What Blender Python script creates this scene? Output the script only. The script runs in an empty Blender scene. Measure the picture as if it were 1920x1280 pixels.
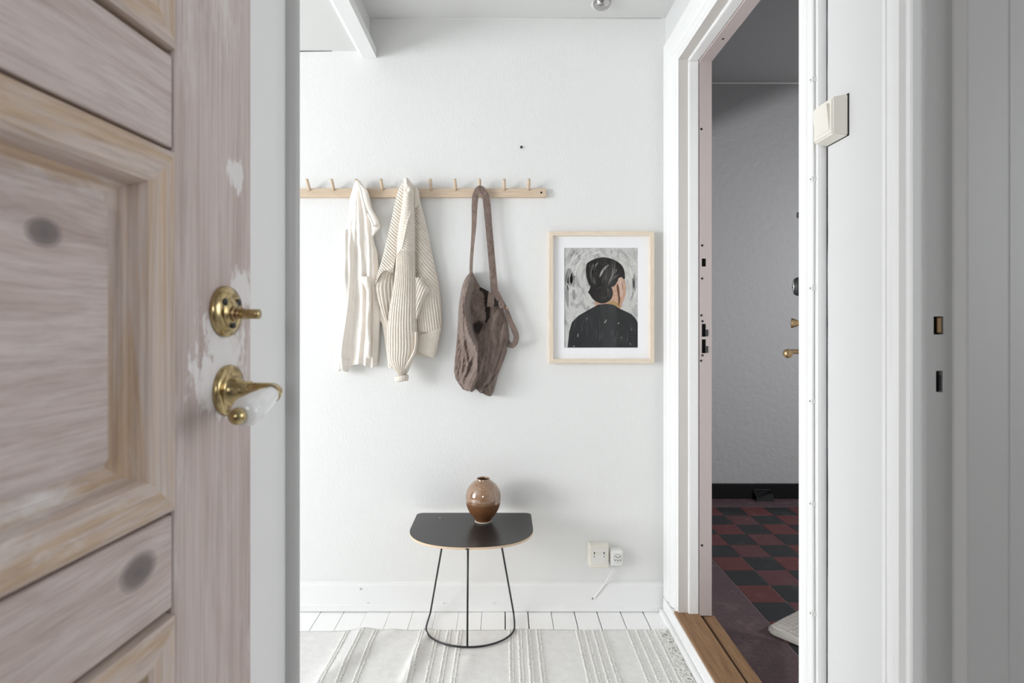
import bpy, bmesh, math, random
from mathutils import Vector, Matrix, noise
random.seed(7)
R = math.radians
C = bpy.context.scene.collection
scene = bpy.context.scene

# ------------------------------------------------------------------ camera, world, lights, exposure
F, CX, CY, HC = 1060.0, 945.0, 605.0, 1.10          # focal length in pixels, principal point, eye height
cam_d = bpy.data.cameras.new('camera'); cam = bpy.data.objects.new('camera', cam_d); C.objects.link(cam)
cam.location = (0, 0, HC); cam.rotation_euler = (R(90), 0, 0)
cam_d.sensor_width = 36; cam_d.lens = F / 1920 * 36
cam_d.shift_x = (960 - CX) / 1920; cam_d.shift_y = -(640 - CY) / 1920
cam_d.clip_start = 0.02
cam_d.dof.use_dof = True; cam_d.dof.focus_distance = 2.1; cam_d.dof.aperture_fstop = 8.0
scene.camera = cam

world = bpy.data.worlds.new('sky'); scene.world = world; world.use_nodes = True
wn = world.node_tree.nodes; wl = world.node_tree.links
bg = wn['Background']; bg.inputs[0].default_value = (0.85, 0.92, 1.0, 1); bg.inputs[1].default_value = 1.0

def area(name, loc, rot, sx, sy, power, col=(1, 1, 1)):
    d = bpy.data.lights.new(name, 'AREA'); d.shape = 'RECTANGLE'; d.size = sx; d.size_y = sy
    d.energy = power; d.color = col
    o = bpy.data.objects.new(name, d); o.location = loc; o.rotation_euler = rot; C.objects.link(o); return o
# daylight through the window at the end of the left arm of the hall
area('daylight_hall_window', (-3.82, 0.0, 1.30), (0, R(-90), 0), 1.30, 1.50, 153, (0.955, 0.98, 1.0))
# daylight through the window behind the camera
area('daylight_rear_window', (-0.10, -1.62, 1.50), (R(90), 0, 0), 0.60, 0.60, 8, (0.965, 0.985, 1.0))
# added fill from the unseen kitchen, brightens the wooden door
area('kitchen_added_fill', (2.02, 0.25, 1.45), (0, R(90), 0), 0.9, 0.9, 11, (0.965, 0.985, 1.0))
# added light, below an unseen slab that shades the top of the stairwell wall
LX, LY, LZ = 2.3, 1.25, 1.25
area('stairwell_added_light', (LX, LY, LZ), (R(84), 0, 0), 0.16, 0.16, 29, (0.98, 0.985, 1.0))
area('stairwell_added_fill', (2.74, 2.9, 1.6), (0, R(90), 0), 0.7, 0.7, 5, (0.97, 0.985, 1.0))  # added fill that lifts the dark parts of the stairwell

scene.view_settings.view_transform = 'Standard'; scene.view_settings.look = 'None'
scene.view_settings.exposure = 0.0; scene.view_settings.gamma = 1.0
scene.view_settings.use_curve_mapping = False
scene.cycles.max_bounces = 12; scene.cycles.diffuse_bounces = 8; scene.cycles.glossy_bounces = 4
scene.cycles.use_denoising = True
scene.cycles.sample_clamp_indirect = 6

# ------------------------------------------------------------------ helpers
def px(x, y, d):
    """photo pixel at distance d -> world point"""
    return Vector(((x - CX) * d / F, d, HC - (y - CY) * d / F))

def lin(c):
    return tuple(((v / 255) / 12.92 if v / 255 <= 0.04045 else ((v / 255 + 0.055) / 1.055) ** 2.4) for v in c) + (1,)

def link(name, me, mat=None, parent=None):
    o = bpy.data.objects.new(name, me); C.objects.link(o)
    if mat:
        me.materials.append(mat)
    if parent:
        o.parent = parent
        o.matrix_parent_inverse = Matrix.Translation(-parent.location)
    return o

def mesh(name, v, f, mat=None, parent=None, smooth=False, kind=None, label=None):
    me = bpy.data.meshes.new(name); me.from_pydata([tuple(p) for p in v], [], f); me.update()
    bm = bmesh.new(); bm.from_mesh(me); bmesh.ops.recalc_face_normals(bm, faces=bm.faces); bm.to_mesh(me); bm.free()
    if smooth:
        me.polygons.foreach_set('use_smooth', [True] * len(me.polygons))
    o = link(name, me, mat, parent)
    if kind: o['kind'] = kind
    if label: o['label'] = label
    return o

def frombm(name, bm, mat=None, parent=None, smooth=False, kind=None, label=None):
    bmesh.ops.recalc_face_normals(bm, faces=bm.faces)
    me = bpy.data.meshes.new(name); bm.to_mesh(me); bm.free()
    if smooth:
        me.polygons.foreach_set('use_smooth', [True] * len(me.polygons))
    o = link(name, me, mat, parent)
    if kind: o['kind'] = kind
    if label: o['label'] = label
    return o

def empty(name, loc, label=None, cat=None, group=None, kind=None):
    o = bpy.data.objects.new(name, None); o.location = loc; C.objects.link(o)
    o.empty_display_size = 0.05
    return tag(o, label, cat, group, kind)

def tag(o, label=None, cat=None, group=None, kind=None):
    if label: o['label'] = label
    if cat: o['category'] = cat
    if group: o['group'] = group
    if kind: o['kind'] = kind
    return o

def bm_box(x0, x1, y0, y1, z0, z1, bev=0.0, seg=1):
    bm = bmesh.new()
    bmesh.ops.create_cube(bm, size=1, matrix=Matrix.Translation(((x0 + x1) / 2, (y0 + y1) / 2, (z0 + z1) / 2)) @
                          Matrix.Diagonal((x1 - x0, y1 - y0, z1 - z0, 1)))
    if bev:
        bmesh.ops.bevel(bm, geom=bm.edges[:], offset=bev, segments=seg, affect='EDGES', profile=0.5)
    return bm

def box(name, x0, x1, y0, y1, z0, z1, mat, parent=None, bev=0.0, seg=1, **k):
    return frombm(name, bm_box(x0, x1, y0, y1, z0, z1, bev, seg), mat, parent, **k)

def frame_of(d):
    d = Vector(d).normalized()
    a = Vector((0, 0, 1)) if abs(d.z) < 0.9 else Vector((1, 0, 0))
    u = d.cross(a).normalized(); return u, d.cross(u).normalized(), d

def lathe_vf(prof, org, axis, n=32, su=1.0, sv=1.0):
    """prof: list of (radius, distance along axis); closed at ends when radius is 0"""
    u, w, d = frame_of(axis); org = Vector(org); v = []; f = []
    for r, h in prof:
        for i in range(n):
            a = 2 * math.pi * i / n
            v.append(org + d * h + u * (r * su * math.cos(a)) + w * (r * sv * math.sin(a)))
    for k in range(len(prof) - 1):
        for i in range(n):
            j = (i + 1) % n
            f.append((k * n + i, k * n + j, (k + 1) * n + j, (k + 1) * n + i))
    f.append(tuple(range(n))); f.append(tuple((len(prof) - 1) * n + i for i in range(n)))
    return v, f

def lathe(name, prof, org, axis, mat, parent=None, n=32, su=1.0, sv=1.0, **k):
    v, f = lathe_vf(prof, org, axis, n, su, sv)
    return mesh(name, v, f, mat, parent, smooth=True, **k)

def spline(pts, n):
    """Catmull-Rom through pts"""
    pts = [Vector(p) for p in pts]; out = []
    m = len(pts) - 1
    for i in range(n + 1):
        t = i / n * m; k = min(int(t), m - 1); t -= k
        p1, p2 = pts[k], pts[k + 1]; p0 = pts[k - 1] if k else p1 * 2 - p2; p3 = pts[k + 2] if k + 2 <= m else p2 * 2 - p1
        out.append(0.5 * ((2 * p1) + (p2 - p0) * t + (2 * p0 - 5 * p1 + 4 * p2 - p3) * t * t + (3 * p1 - p0 - 3 * p2 + p3) * t ** 3))
    return out

def tube_vf(pts, rad, n=10, v=None, f=None):
    v = [] if v is None else v; f = [] if f is None else f
    pts = [Vector(p) for p in pts]; b = len(v); m = len(pts)
    ref = None
    for i, p in enumerate(pts):
        d = (pts[min(i + 1, m - 1)] - pts[max(i - 1, 0)]).normalized()
        if ref is None:
            u, w, _ = frame_of(d)
        else:
            u = (ref - d * ref.dot(d)).normalized(); w = d.cross(u)
        ref = u
        r = rad(i / (m - 1)) if callable(rad) else rad
        for k in range(n):
            a = 2 * math.pi * k / n
            v.append(p + u * (r * math.cos(a)) + w * (r * math.sin(a)))
    for i in range(m - 1):
        for k in range(n):
            j = (k + 1) % n
            f.append((b + i * n + k, b + i * n + j, b + (i + 1) * n + j, b + (i + 1) * n + k))
    f.append(tuple(b + k for k in range(n))); f.append(tuple(b + (m - 1) * n + k for k in range(n)))
    return v, f

def tube(name, pts, rad, mat, parent=None, n=10, **k):
    v, f = tube_vf(pts, rad, n); return mesh(name, v, f, mat, parent, smooth=True, **k)

def interp(t, ks):
    """piecewise-linear: ks = [(t, value), ...]"""
    if t <= ks[0][0]: return ks[0][1]
    for (a, va), (b, vb) in zip(ks, ks[1:]):
        if t <= b: return va + (vb - va) * (t - a) / (b - a)
    return ks[-1][1]

def smooth_interp(t, ks):
    if t <= ks[0][0]: return ks[0][1]
    for i in range(len(ks) - 1):
        (a, va), (b, vb) = ks[i], ks[i + 1]
        if t <= b:
            s = (t - a) / (b - a)
            m0 = (vb - ks[i - 1][1]) / (b - ks[i - 1][0]) * (b - a) if i else vb - va
            m1 = (ks[i + 2][1] - va) / (ks[i + 2][0] - a) * (b - a) if i + 2 < len(ks) else vb - va
            return (2 * s ** 3 - 3 * s * s + 1) * va + (s ** 3 - 2 * s * s + s) * m0 + (3 * s * s - 2 * s ** 3) * vb + (s ** 3 - s * s) * m1
    return ks[-1][1]

def sstep(a, b, x):
    t = max(0, min(1, (x - a) / (b - a))); return t * t * (3 - 2 * t)

def extrude_poly(name, poly, h0, h1, mat, parent=None, bev=0, **k):
    """poly in x,y; prism from z=h0 to z=h1"""
    n = len(poly); v = [(x, y, h0) for x, y in poly] + [(x, y, h1) for x, y in poly]
    f = [tuple(range(n)), tuple(range(n, 2 * n))] + [(i, (i + 1) % n, n + (i + 1) % n, n + i) for i in range(n)]
    return mesh(name, v, f, mat, parent, **k)

def wall(name, axis, c0, c1, a0, a1, z0, z1, holes, mat):
    """one connected slab with rectangular holes; axis 'x': lies in y,z between x=c0..c1; axis 'y': lies in x,z"""
    A = sorted({a0, a1, *[h[0] for h in holes], *[h[1] for h in holes]}); A = [a for a in A if a0 <= a <= a1]
    Z = sorted({z0, z1, *[h[2] for h in holes], *[h[3] for h in holes]}); Z = [z for z in Z if z0 <= z <= z1]
    full = lambda i, j: 0 <= i < len(A) - 1 and 0 <= j < len(Z) - 1 and not any(
        h[0] <= (A[i] + A[i + 1]) / 2 <= h[1] and h[2] <= (Z[j] + Z[j + 1]) / 2 <= h[3] for h in holes)
    idx = {}; v = []; f = []
    def V(i, j, s):
        if (i, j, s) not in idx:
            idx[i, j, s] = len(v); c = (c0, c1)[s]
            v.append((c, A[i], Z[j]) if axis == 'x' else (A[i], c, Z[j]))
        return idx[i, j, s]
    for i in range(len(A) - 1):
        for j in range(len(Z) - 1):
            if not full(i, j): continue
            for s in (0, 1):
                f.append((V(i, j, s), V(i + 1, j, s), V(i + 1, j + 1, s), V(i, j + 1, s)))
            for di, dj, p, q in ((-1, 0, (i, j), (i, j + 1)), (1, 0, (i + 1, j), (i + 1, j + 1)), (0, -1, (i, j), (i + 1, j)), (0, 1, (i, j + 1), (i + 1, j + 1))):
                if not full(i + di, j + dj):
                    f.append((V(*p, 0), V(*q, 0), V(*q, 1), V(*p, 1)))
    return mesh(name, v, f, mat, kind='structure')

# ------------------------------------------------------------------ materials
def new_mat(name, col, rough=0.5, metal=0.0, spec=0.5, coat=0.0):
    m = bpy.data.materials.new(name); m.use_nodes = True
    b = m.node_tree.nodes['Principled BSDF']
    b.inputs['Base Color'].default_value = col; b.inputs['Roughness'].default_value = rough
    b.inputs['Metallic'].default_value = metal; b.inputs['Specular IOR Level'].default_value = spec
    b.inputs['Coat Weight'].default_value = coat
    return m, m.node_tree.nodes, m.node_tree.links, b

def coords(n, l, scale=(1, 1, 1), rot=(0, 0, 0), loc=(0, 0, 0)):
    tc = n.new('ShaderNodeTexCoord'); mp = n.new('ShaderNodeMapping')
    mp.inputs['Scale'].default_value = scale; mp.inputs['Rotation'].default_value = rot; mp.inputs['Location'].default_value = loc
    l.new(tc.outputs['Object'], mp.inputs[0]); return mp.outputs[0]

def noise_tex(n, l, vec, scale, detail=4, rough=0.55, dist=0.0):
    t = n.new('ShaderNodeTexNoise'); t.inputs['Scale'].default_value = scale; t.inputs['Detail'].default_value = detail
    t.inputs['Roughness'].default_value = rough; t.inputs['Distortion'].default_value = dist
    l.new(vec, t.inputs['Vector']); return t.outputs['Fac']

def ramp(n, l, fac, stops):
    r = n.new('ShaderNodeValToRGB'); e = r.color_ramp.elements
    while len(e) < len(stops): e.new(0.5)
    for q, (p, c) in zip(e, stops): q.position = p; q.color = c
    l.new(fac, r.inputs[0]); return r.outputs[0]

def mix(n, l, fac, a, b, mode='MIX'):
    m = n.new('ShaderNodeMix'); m.data_type = 'RGBA'; m.blend_type = mode
    for sock, val in ((m.inputs['Factor'], fac), (m.inputs['A'], a), (m.inputs['B'], b)):
        pass
    def setin(i, val):
        if isinstance(val, (float, int)): m.inputs[i].default_value = val
        elif isinstance(val, tuple): m.inputs[i].default_value = val
        else: l.new(val, m.inputs[i])
    setin(0, fac); setin(6, a); setin(7, b); return m.outputs[2]

def bump(n, l, b, fac, strength, dist=0.002):
    u = n.new('ShaderNodeBump'); u.inputs['Strength'].default_value = strength; u.inputs['Distance'].default_value = dist
    l.new(fac, u.inputs['Height']); l.new(u.outputs[0], b.inputs['Normal']); return u

def paint(name, col, rough=0.45, bs=60, bstr=0.15, scale=(1, 1, 1), wear=None, dist=0.002, detail=4):
    m, n, l, b = new_mat(name, col, rough)
    v = coords(n, l, scale)
    nf = noise_tex(n, l, v, bs, detail)
    bump(n, l, b, nf, bstr, dist)
    if wear:
        w = noise_tex(n, l, coords(n, l, wear[1]), wear[2], 6, 0.65)
        l.new(mix(n, l, ramp(n, l, w, [(wear[3], (0, 0, 0, 1)), (wear[3] + 0.04, (1, 1, 1, 1))]), col, wear[0]), b.inputs['Base Color'])
    return m

WHITE = (0.83, 0.83, 0.82, 1)
# wallpapered back wall: fine vertical weave and faint seams between the strips
M_wall, n, l, b = new_mat('white_wallpaper', (0.79, 0.79, 0.78, 1), 0.6)
nf = noise_tex(n, l, coords(n, l, (4, 4, 1)), 60, 5)
tc = n.new('ShaderNodeTexCoord'); sx = n.new('ShaderNodeSeparateXYZ'); l.new(tc.outputs['Object'], sx.inputs[0])
seam = None
for xs in (-0.592, -0.36, -0.058, 0.158, 0.43):
    su = n.new('ShaderNodeMath'); su.operation = 'SUBTRACT'; su.inputs[1].default_value = xs; l.new(sx.outputs[0], su.inputs[0])
    ab = n.new('ShaderNodeMath'); ab.operation = 'ABSOLUTE'; l.new(su.outputs[0], ab.inputs[0])
    lt = n.new('ShaderNodeMath'); lt.operation = 'LESS_THAN'; lt.inputs[1].default_value = 0.0011; l.new(ab.outputs[0], lt.inputs[0])
    if seam is None: seam = lt.outputs[0]
    else:
        ad = n.new('ShaderNodeMath'); ad.operation = 'ADD'; l.new(seam, ad.inputs[0]); l.new(lt.outputs[0], ad.inputs[1]); seam = ad.outputs[0]
hs = n.new('ShaderNodeMath'); hs.operation = 'MULTIPLY_ADD'; hs.inputs[1].default_value = 0.35
l.new(seam, hs.inputs[0]); l.new(nf, hs.inputs[2])
bump(n, l, b, hs.outputs[0], 0.34, 0.0018)

M_white = paint('white_paint', WHITE, 0.4, 40, 0.10, (1, 1, 0.15))
M_wall_w = paint('white_wall_paint', (0.82, 0.82, 0.81, 1), 0.5, 70, 0.18)
M_unseen = paint('unseen_bounce_cut_grey', (0.17, 0.17, 0.17, 1), 0.5, 70, 0.18)  # unseen walls darkened to cut the bounced light in the hall
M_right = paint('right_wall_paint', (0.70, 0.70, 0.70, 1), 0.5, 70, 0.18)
M_trim = paint('white_gloss_trim', (0.84, 0.84, 0.835, 1), 0.3, 30, 0.12, (1, 1, 0.12), ((0.35, 0.32, 0.30, 1), (1, 1, 0.5), 22, 0.80))
M_ceil = paint('white_ceiling', (0.70, 0.70, 0.69, 1), 0.6, 60, 0.1)
M_shade_grey = paint('shade_grey_paint', lin((186, 185, 184)), 0.45, 50, 0.12, (1, 1, 0.1))  # grey carries the shade of faces turned towards the camera
M_pale = paint('reveal_paint', lin((206, 201, 196)), 0.45, 30, 0.12, (1, 1, 0.1), ((0.3, 0.28, 0.26, 1), (1, 1, 0.4), 25, 0.74))
M_pink = paint('pinkish_steel', lin((190, 177, 175)), 0.4, 20, 0.05)
M_plank = paint('white_floor_paint', (0.93, 0.93, 0.925, 1), 0.35, 14, 0.25, (4, 0.4, 4), ((0.42, 0.40, 0.38, 1), (3, 0.8, 3), 16, 0.79))
M_dark, _, _, _ = new_mat('dark_gap', (0.015, 0.014, 0.013, 1), 0.9)
M_black, _, _, _ = new_mat('black_paint', (0.004, 0.004, 0.005, 1), 0.6, 0.0, 0.2)
M_stairwall = paint('grey_plaster', lin((170, 170, 171)), 0.7, 26, 0.9, (1, 1, 1), dist=0.006, detail=3)
M_stairceil = paint('grey_stair_ceiling', lin((170, 170, 171)), 0.8, 30, 0.2)

def wood(name, dirax, stops, scale=1.0, knots=(), patches=0.0, rough=0.55, spots=(), coarse=9.0):
    """grain along axis dirax; knots: (x,y,z,radius); whitewash spots: (x,y,z,radius)"""
    m, n, l, b = new_mat(name, stops[0][1], rough, spec=0.3)
    sc = [coarse * scale] * 3; sc[dirax] = 0.55 * scale
    tc = n.new('ShaderNodeTexCoord'); pos = tc.outputs['Object']
    warp = pos
    dk = None
    for (kx, ky, kz, kr) in knots:
        vm = n.new('ShaderNodeVectorMath'); vm.operation = 'SUBTRACT'; vm.inputs[1].default_value = (kx, ky, kz); l.new(pos, vm.inputs[0])
        stretch = [1, 1, 1]; stretch[dirax] = 0.7
        v2 = n.new('ShaderNodeVectorMath'); v2.operation = 'MULTIPLY'; v2.inputs[1].default_value = stretch; l.new(vm.outputs[0], v2.inputs[0])
        ln = n.new('ShaderNodeVectorMath'); ln.operation = 'LENGTH'; l.new(v2.outputs[0], ln.inputs[0])
        g = n.new('ShaderNodeMath'); g.operation = 'DIVIDE'; g.inputs[1].default_value = kr; l.new(ln.outputs['Value'], g.inputs[0])
        # bend the grain round the knot
        q = n.new('ShaderNodeMath'); q.operation = 'MULTIPLY_ADD'; q.inputs[1].default_value = 1.0; q.inputs[2].default_value = 0.6; l.new(g.outputs[0], q.inputs[0])
        q2 = n.new('ShaderNodeMath'); q2.operation = 'POWER'; q2.inputs[1].default_value = 2; l.new(q.outputs[0], q2.inputs[0])
        q3 = n.new('ShaderNodeMath'); q3.operation = 'DIVIDE'; q3.inputs[0].default_value = 0.9; l.new(q2.outputs[0], q3.inputs[1])
        sv = n.new('ShaderNodeVectorMath'); sv.operation = 'SCALE'; l.new(vm.outputs[0], sv.inputs[0]); l.new(q3.outputs[0], sv.inputs['Scale'])
        av = n.new('ShaderNodeVectorMath'); av.operation = 'SUBTRACT'; l.new(warp, av.inputs[0]); l.new(sv.outputs[0], av.inputs[1])
        warp = av.outputs[0]
        dk = g.outputs[0] if dk is None else dk
        if dk is not g.outputs[0]:
            mn = n.new('ShaderNodeMath'); mn.operation = 'MINIMUM'; l.new(dk, mn.inputs[0]); l.new(g.outputs[0], mn.inputs[1]); dk = mn.outputs[0]
    mp = n.new('ShaderNodeMapping'); mp.inputs['Scale'].default_value = sc; l.new(warp, mp.inputs[0])
    g1 = noise_tex(n, l, mp.outputs[0], 3.0, 8, 0.66, 0.5)
    sc2 = [210 * scale] * 3; sc2[dirax] = 4.5 * scale
    mp2 = n.new('ShaderNodeMapping'); mp2.inputs['Scale'].default_value = sc2; l.new(warp, mp2.inputs[0])
    g2 = noise_tex(n, l, mp2.outputs[0], 1.6, 3, 0.6)
    col = ramp(n, l, g1, stops)
    fine = ramp(n, l, g2, [(0.30, (0.78, 0.755, 0.74, 1)), (0.58, (1, 1, 1, 1))])
    col = mix(n, l, 0.9, col, fine, 'MULTIPLY')
    if patches:
        sp = [3.2 * scale] * 3; sp[dirax] = 0.9 * scale
        mp3 = n.new('ShaderNodeMapping'); mp3.inputs['Scale'].default_value = sp; mp3.inputs['Location'].default_value = (3.1, 1.7, 0.4); l.new(pos, mp3.inputs[0])
        p1 = noise_tex(n, l, mp3.outputs[0], 5.0, 7, 0.72)
        pf = ramp(n, l, p1, [(0.56, (0, 0, 0, 1)), (0.70, (patches,) * 3 + (1,))])
        col = mix(n, l, pf, col, lin((228, 224, 224)))
    for (kx, ky, kz, kr) in spots:
        vm = n.new('ShaderNodeVectorMath'); vm.operation = 'DISTANCE'; vm.inputs[1].default_value = (kx, ky, kz); l.new(pos, vm.inputs[0])
        g = n.new('ShaderNodeMath'); g.operation = 'DIVIDE'; g.inputs[1].default_value = kr; l.new(vm.outputs['Value'], g.inputs[0])
        spn = [60] * 3; spn[dirax] = 26
        mp4 = n.new('ShaderNodeMapping'); mp4.inputs['Scale'].default_value = spn; l.new(pos, mp4.inputs[0])
        p2 = noise_tex(n, l, mp4.outputs[0], 1.5, 5, 0.7)
        a = n.new('ShaderNodeMath'); a.operation = 'MULTIPLY_ADD'; a.inputs[1].default_value = -0.42; l.new(g.outputs[0], a.inputs[0]); l.new(p2, a.inputs[2])
        pf = ramp(n, l, a.outputs[0], [(0.16, (0, 0, 0, 1)), (0.24, (0.8, 0.8, 0.8, 1))])
        col = mix(n, l, pf, col, lin((232, 229, 229)))
    if dk is not None:
        kf = ramp(n, l, dk, [(0.0, (0.85,) * 3 + (1,)), (0.62, (0.75,) * 3 + (1,)), (1.0, (0.15,) * 3 + (1,)), (1.0, (0, 0, 0, 1))])
        col = mix(n, l, kf, col, lin((92, 86, 88)))
    l.new(col, b.inputs['Base Color'])
    bump(n, l, b, g2, 0.25, 0.001)
    return m

MAUVE = [(0.22, lin((172, 154, 148))), (0.40, lin((194, 178, 172))), (0.52, lin((206, 192, 187))), (0.64, lin((188, 171, 165))), (0.82, lin((220, 210, 206)))]
OCHRE = [(0.22, lin((172, 150, 132))), (0.40, lin((202, 176, 150))), (0.50, lin((204, 190, 183))), (0.60, lin((194, 168, 142))), (0.78, lin((220, 212, 208)))]
PEG = [(0.3, lin((206, 184, 160))), (0.6, lin((218, 198, 176))), (0.8, lin((196, 174, 148)))]
OAK = [(0.3, lin((116, 88, 64))), (0.45, lin((156, 122, 90))), (0.6, lin((136, 104, 76))), (0.8, lin((98, 74, 54)))]
M_rack = wood('pale_beech', 0, PEG, 2.0)
M_peg = wood('pale_beech_peg', 1, PEG, 3.0)
M_frame = wood('pale_ash', 2, [(0.3, lin((226, 210, 190))), (0.6, lin((236, 222, 204))), (0.8, lin((214, 196, 174)))], 2.5)
M_frame_h = wood('pale_ash_rail', 0, [(0.3, lin((226, 210, 190))), (0.6, lin((236, 222, 204))), (0.8, lin((214, 196, 174)))], 2.5)
M_oak = wood('worn_oak', 1, OAK, 2.2, patches=0.0, rough=0.6)
M_ply, _, _, _ = new_mat('birch_ply', lin((222, 196, 168)), 0.6)
M_lam = paint('charcoal_linoleum', lin((46, 45, 45)), 0.27, 300, 0.05)
M_steel_blk, _, _, _ = new_mat('black_steel', lin((40, 42, 44)), 0.45)
M_brass, n, l, b = new_mat('aged_brass', lin((186, 164, 118)), 0.24, 1.0)
l.new(ramp(n, l, noise_tex(n, l, coords(n, l), 90, 4), [(0.3, lin((140, 118, 78))), (0.55, lin((196, 176, 132))), (0.8, lin((170, 148, 104)))]), b.inputs['Base Color'])
M_brass_dk, _, _, _ = new_mat('worn_brass', lin((168, 142, 108)), 0.33, 1.0)
M_chrome, _, _, _ = new_mat('chrome', (0.48, 0.47, 0.46, 1), 0.12, 1.0)
M_porcelain, _, _, _ = new_mat('white_porcelain', (0.86, 0.855, 0.85, 1), 0.12, coat=0.5)
M_plastic, _, _, _ = new_mat('white_plastic', (0.84, 0.84, 0.82, 1), 0.35)
M_cream_pl, _, _, _ = new_mat('cream_plastic', lin((232, 228, 218)), 0.4)
M_cream_dk, _, _, _ = new_mat('yellowed_plastic', lin((214, 208, 196)), 0.4)
M_mat, _, _, _ = new_mat('passepartout', (0.93, 0.93, 0.945, 1), 0.8)
M_cable, _, _, _ = new_mat('white_cable', (0.82, 0.82, 0.81, 1), 0.45)

def cloth_mat(name, col, col2, weave=1400, bstr=0.2, wr=14, wstr=0.0, wdist=0.004, sheen=0.3, trans=None):
    m, n, l, b = new_mat(name, col, 0.9, spec=0.15)
    v = coords(n, l)
    big = noise_tex(n, l, v, 40, 5, 0.65)
    l.new(mix(n, l, ramp(n, l, big, [(0.3, (0, 0, 0, 1)), (0.75, (1, 1, 1, 1))]), col, col2), b.inputs['Base Color'])
    fine = noise_tex(n, l, v, weave, 2)
    u = bump(n, l, b, fine, bstr, 0.0008)
    if wstr:
        wv = noise_tex(n, l, v, wr, 5, 0.6, 1.2)
        u2 = n.new('ShaderNodeBump'); u2.inputs['Strength'].default_value = wstr; u2.inputs['Distance'].default_value = wdist
        l.new(wv, u2.inputs['Height']); l.new(u2.outputs[0], u.inputs['Normal'])
    b.inputs['Sheen Weight'].default_value = sheen
    b.inputs['Sheen Roughness'].default_value = 0.6
    return m
M_shirt = cloth_mat('cream_cotton', lin((243, 236, 227)), lin((248, 242, 235)), 1500, 0.1, 16, 0.25, 0.004, 0.1)
M_knit = cloth_mat('oatmeal_knit', lin((226, 216, 204)), lin((236, 228, 217)), 900, 0.6, 10, 0.0, sheen=0.2)
M_linen = cloth_mat('brown_linen', lin((114, 97, 88)), lin((140, 122, 113)), 1300, 0.4, 30, 1.0, 0.010, 0.25)
M_rug = cloth_mat('natural_rug', lin((232, 231, 229)), lin((220, 219, 217)), 260, 1.0, 12, 0.0, sheen=0.1)
M_rug_knot = cloth_mat('natural_rug_yarn', lin((220, 218, 213)), lin((236, 235, 232)), 700, 0.5, 12, 0.0, sheen=0.1)
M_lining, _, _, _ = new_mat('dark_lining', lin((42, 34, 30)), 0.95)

# ------------------------------------------------------------------ the setting
WB, XR = 2.17, 0.62                   # back wall, right wall
wall('wall_back', 'y', WB, WB + 0.12, -3.95, XR + 0.16, -0.05, 2.42, [], M_wall)
YF, YN, ZH = 2.005, 1.185, 2.035       # entrance opening: far jamb, near jamb, head
KF, KN = 0.835, -0.15                  # kitchen opening
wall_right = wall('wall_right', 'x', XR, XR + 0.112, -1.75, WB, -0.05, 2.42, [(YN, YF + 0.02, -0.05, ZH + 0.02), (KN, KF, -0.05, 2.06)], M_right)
wall('wall_left', 'x', -3.95, -3.8, -1.75, WB, -0.05, 2.42, [(-0.95, 0.95, 0.54, 2.06)], M_unseen)
# the cross wall with the white panel that shows behind the wooden door
wall('wall_cross', 'y', 0.700, 0.725, -0.46, -0.285, -0.05, 2.42, [], M_unseen)
wall('wall_side', 'x', -0.46, -0.40, -1.75, 0.70, -0.05, 2.42, [], M_unseen)
wall('wall_rear', 'y', -1.75, -1.6, -3.95, XR, -0.05, 2.42, [(-0.42, 0.22, 1.18, 1.82)], M_unseen)
box('ceiling', -3.95, XR + 0.112, -1.75, WB + 0.12, 2.269, 2.33, M_ceil, kind='structure')
# lowered ceiling over the left arm of the hall and its edge board
box('ceiling_lowered', -3.8, -0.515, -1.6, WB, 2.143, 2.269, M_ceil, kind='structure')
prof = [(-0.557, 2.147), (-0.557, 2.130), (-0.541, 2.116), (-0.489, 2.116), (-0.489, 2.150), (-0.515, 2.150)]
v = [(x, y, z) for y in (0.725, WB - 0.001) for x, z in prof]; k = len(prof)
mesh('trim_1', v, [tuple(range(k)), tuple(range(k, 2 * k))] + [(i, (i + 1) % k, k + (i + 1) % k, k + i) for i in range(k)], M_trim, kind='structure')
tube('trim_2', [(x, WB - 0.0005, 2.2675) for x in (-0.5, 0.0, 0.6)], 0.0022, M_white, n=8, kind='structure')
mesh('trim_3', [(-0.80, WB - 0.0012, 2.1445), (-0.66, WB - 0.0012, 2.1432), (-0.66, WB - 0.0012, 2.1415), (-0.80, WB - 0.0012, 2.1400),
                (-0.80, WB - 0.0002, 2.1445), (-0.66, WB - 0.0002, 2.1432), (-0.66, WB - 0.0002, 2.1415), (-0.80, WB - 0.0002, 2.1400)],
     [(0, 1, 2, 3), (7, 6, 5, 4), (0, 1, 5, 4), (3, 2, 6, 7), (0, 3, 7, 4), (1, 2, 6, 5)], M_dark, kind='structure')

# window frames in the two unseen windows (they are what the vase and the brass reflect)
def window(name, axis, c, a0, a1, z0, z1, mid):
    w = empty(name, (c, (a0 + a1) / 2, z0) if axis == 'x' else ((a0 + a1) / 2, c, z0), kind='structure')
    def bar(p, q, r, s, nm):
        if axis == 'x': box(nm, c - 0.03, c + 0.03, p, q, r, s, M_white, w, 0.003)
        else: box(nm, p, q, c - 0.03, c + 0.03, r, s, M_white, w, 0.003)
    bar(a0, a0 + 0.05, z0, z1, 'window_stile'); bar(a1 - 0.05, a1, z0, z1, 'window_stile')
    bar(a0 + 0.05, a1 - 0.05, z0, z0 + 0.05, 'window_rail'); bar(a0 + 0.05, a1 - 0.05, z1 - 0.05, z1, 'window_rail')
    for mm in mid: bar(mm - 0.035, mm + 0.035, z0 + 0.05, z1 - 0.05, 'window_post')
window('window_1', 'x', -3.78, -0.95, 0.95, 0.54, 2.06, [0.0])
window('window_3', 'x', 1.985, -0.25, 0.75, 0.95, 1.95, [])  # made-up kitchen window around the added fill
window('window_2', 'y', -1.58, -0.42, 0.22, 1.18, 1.82, [])

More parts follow.
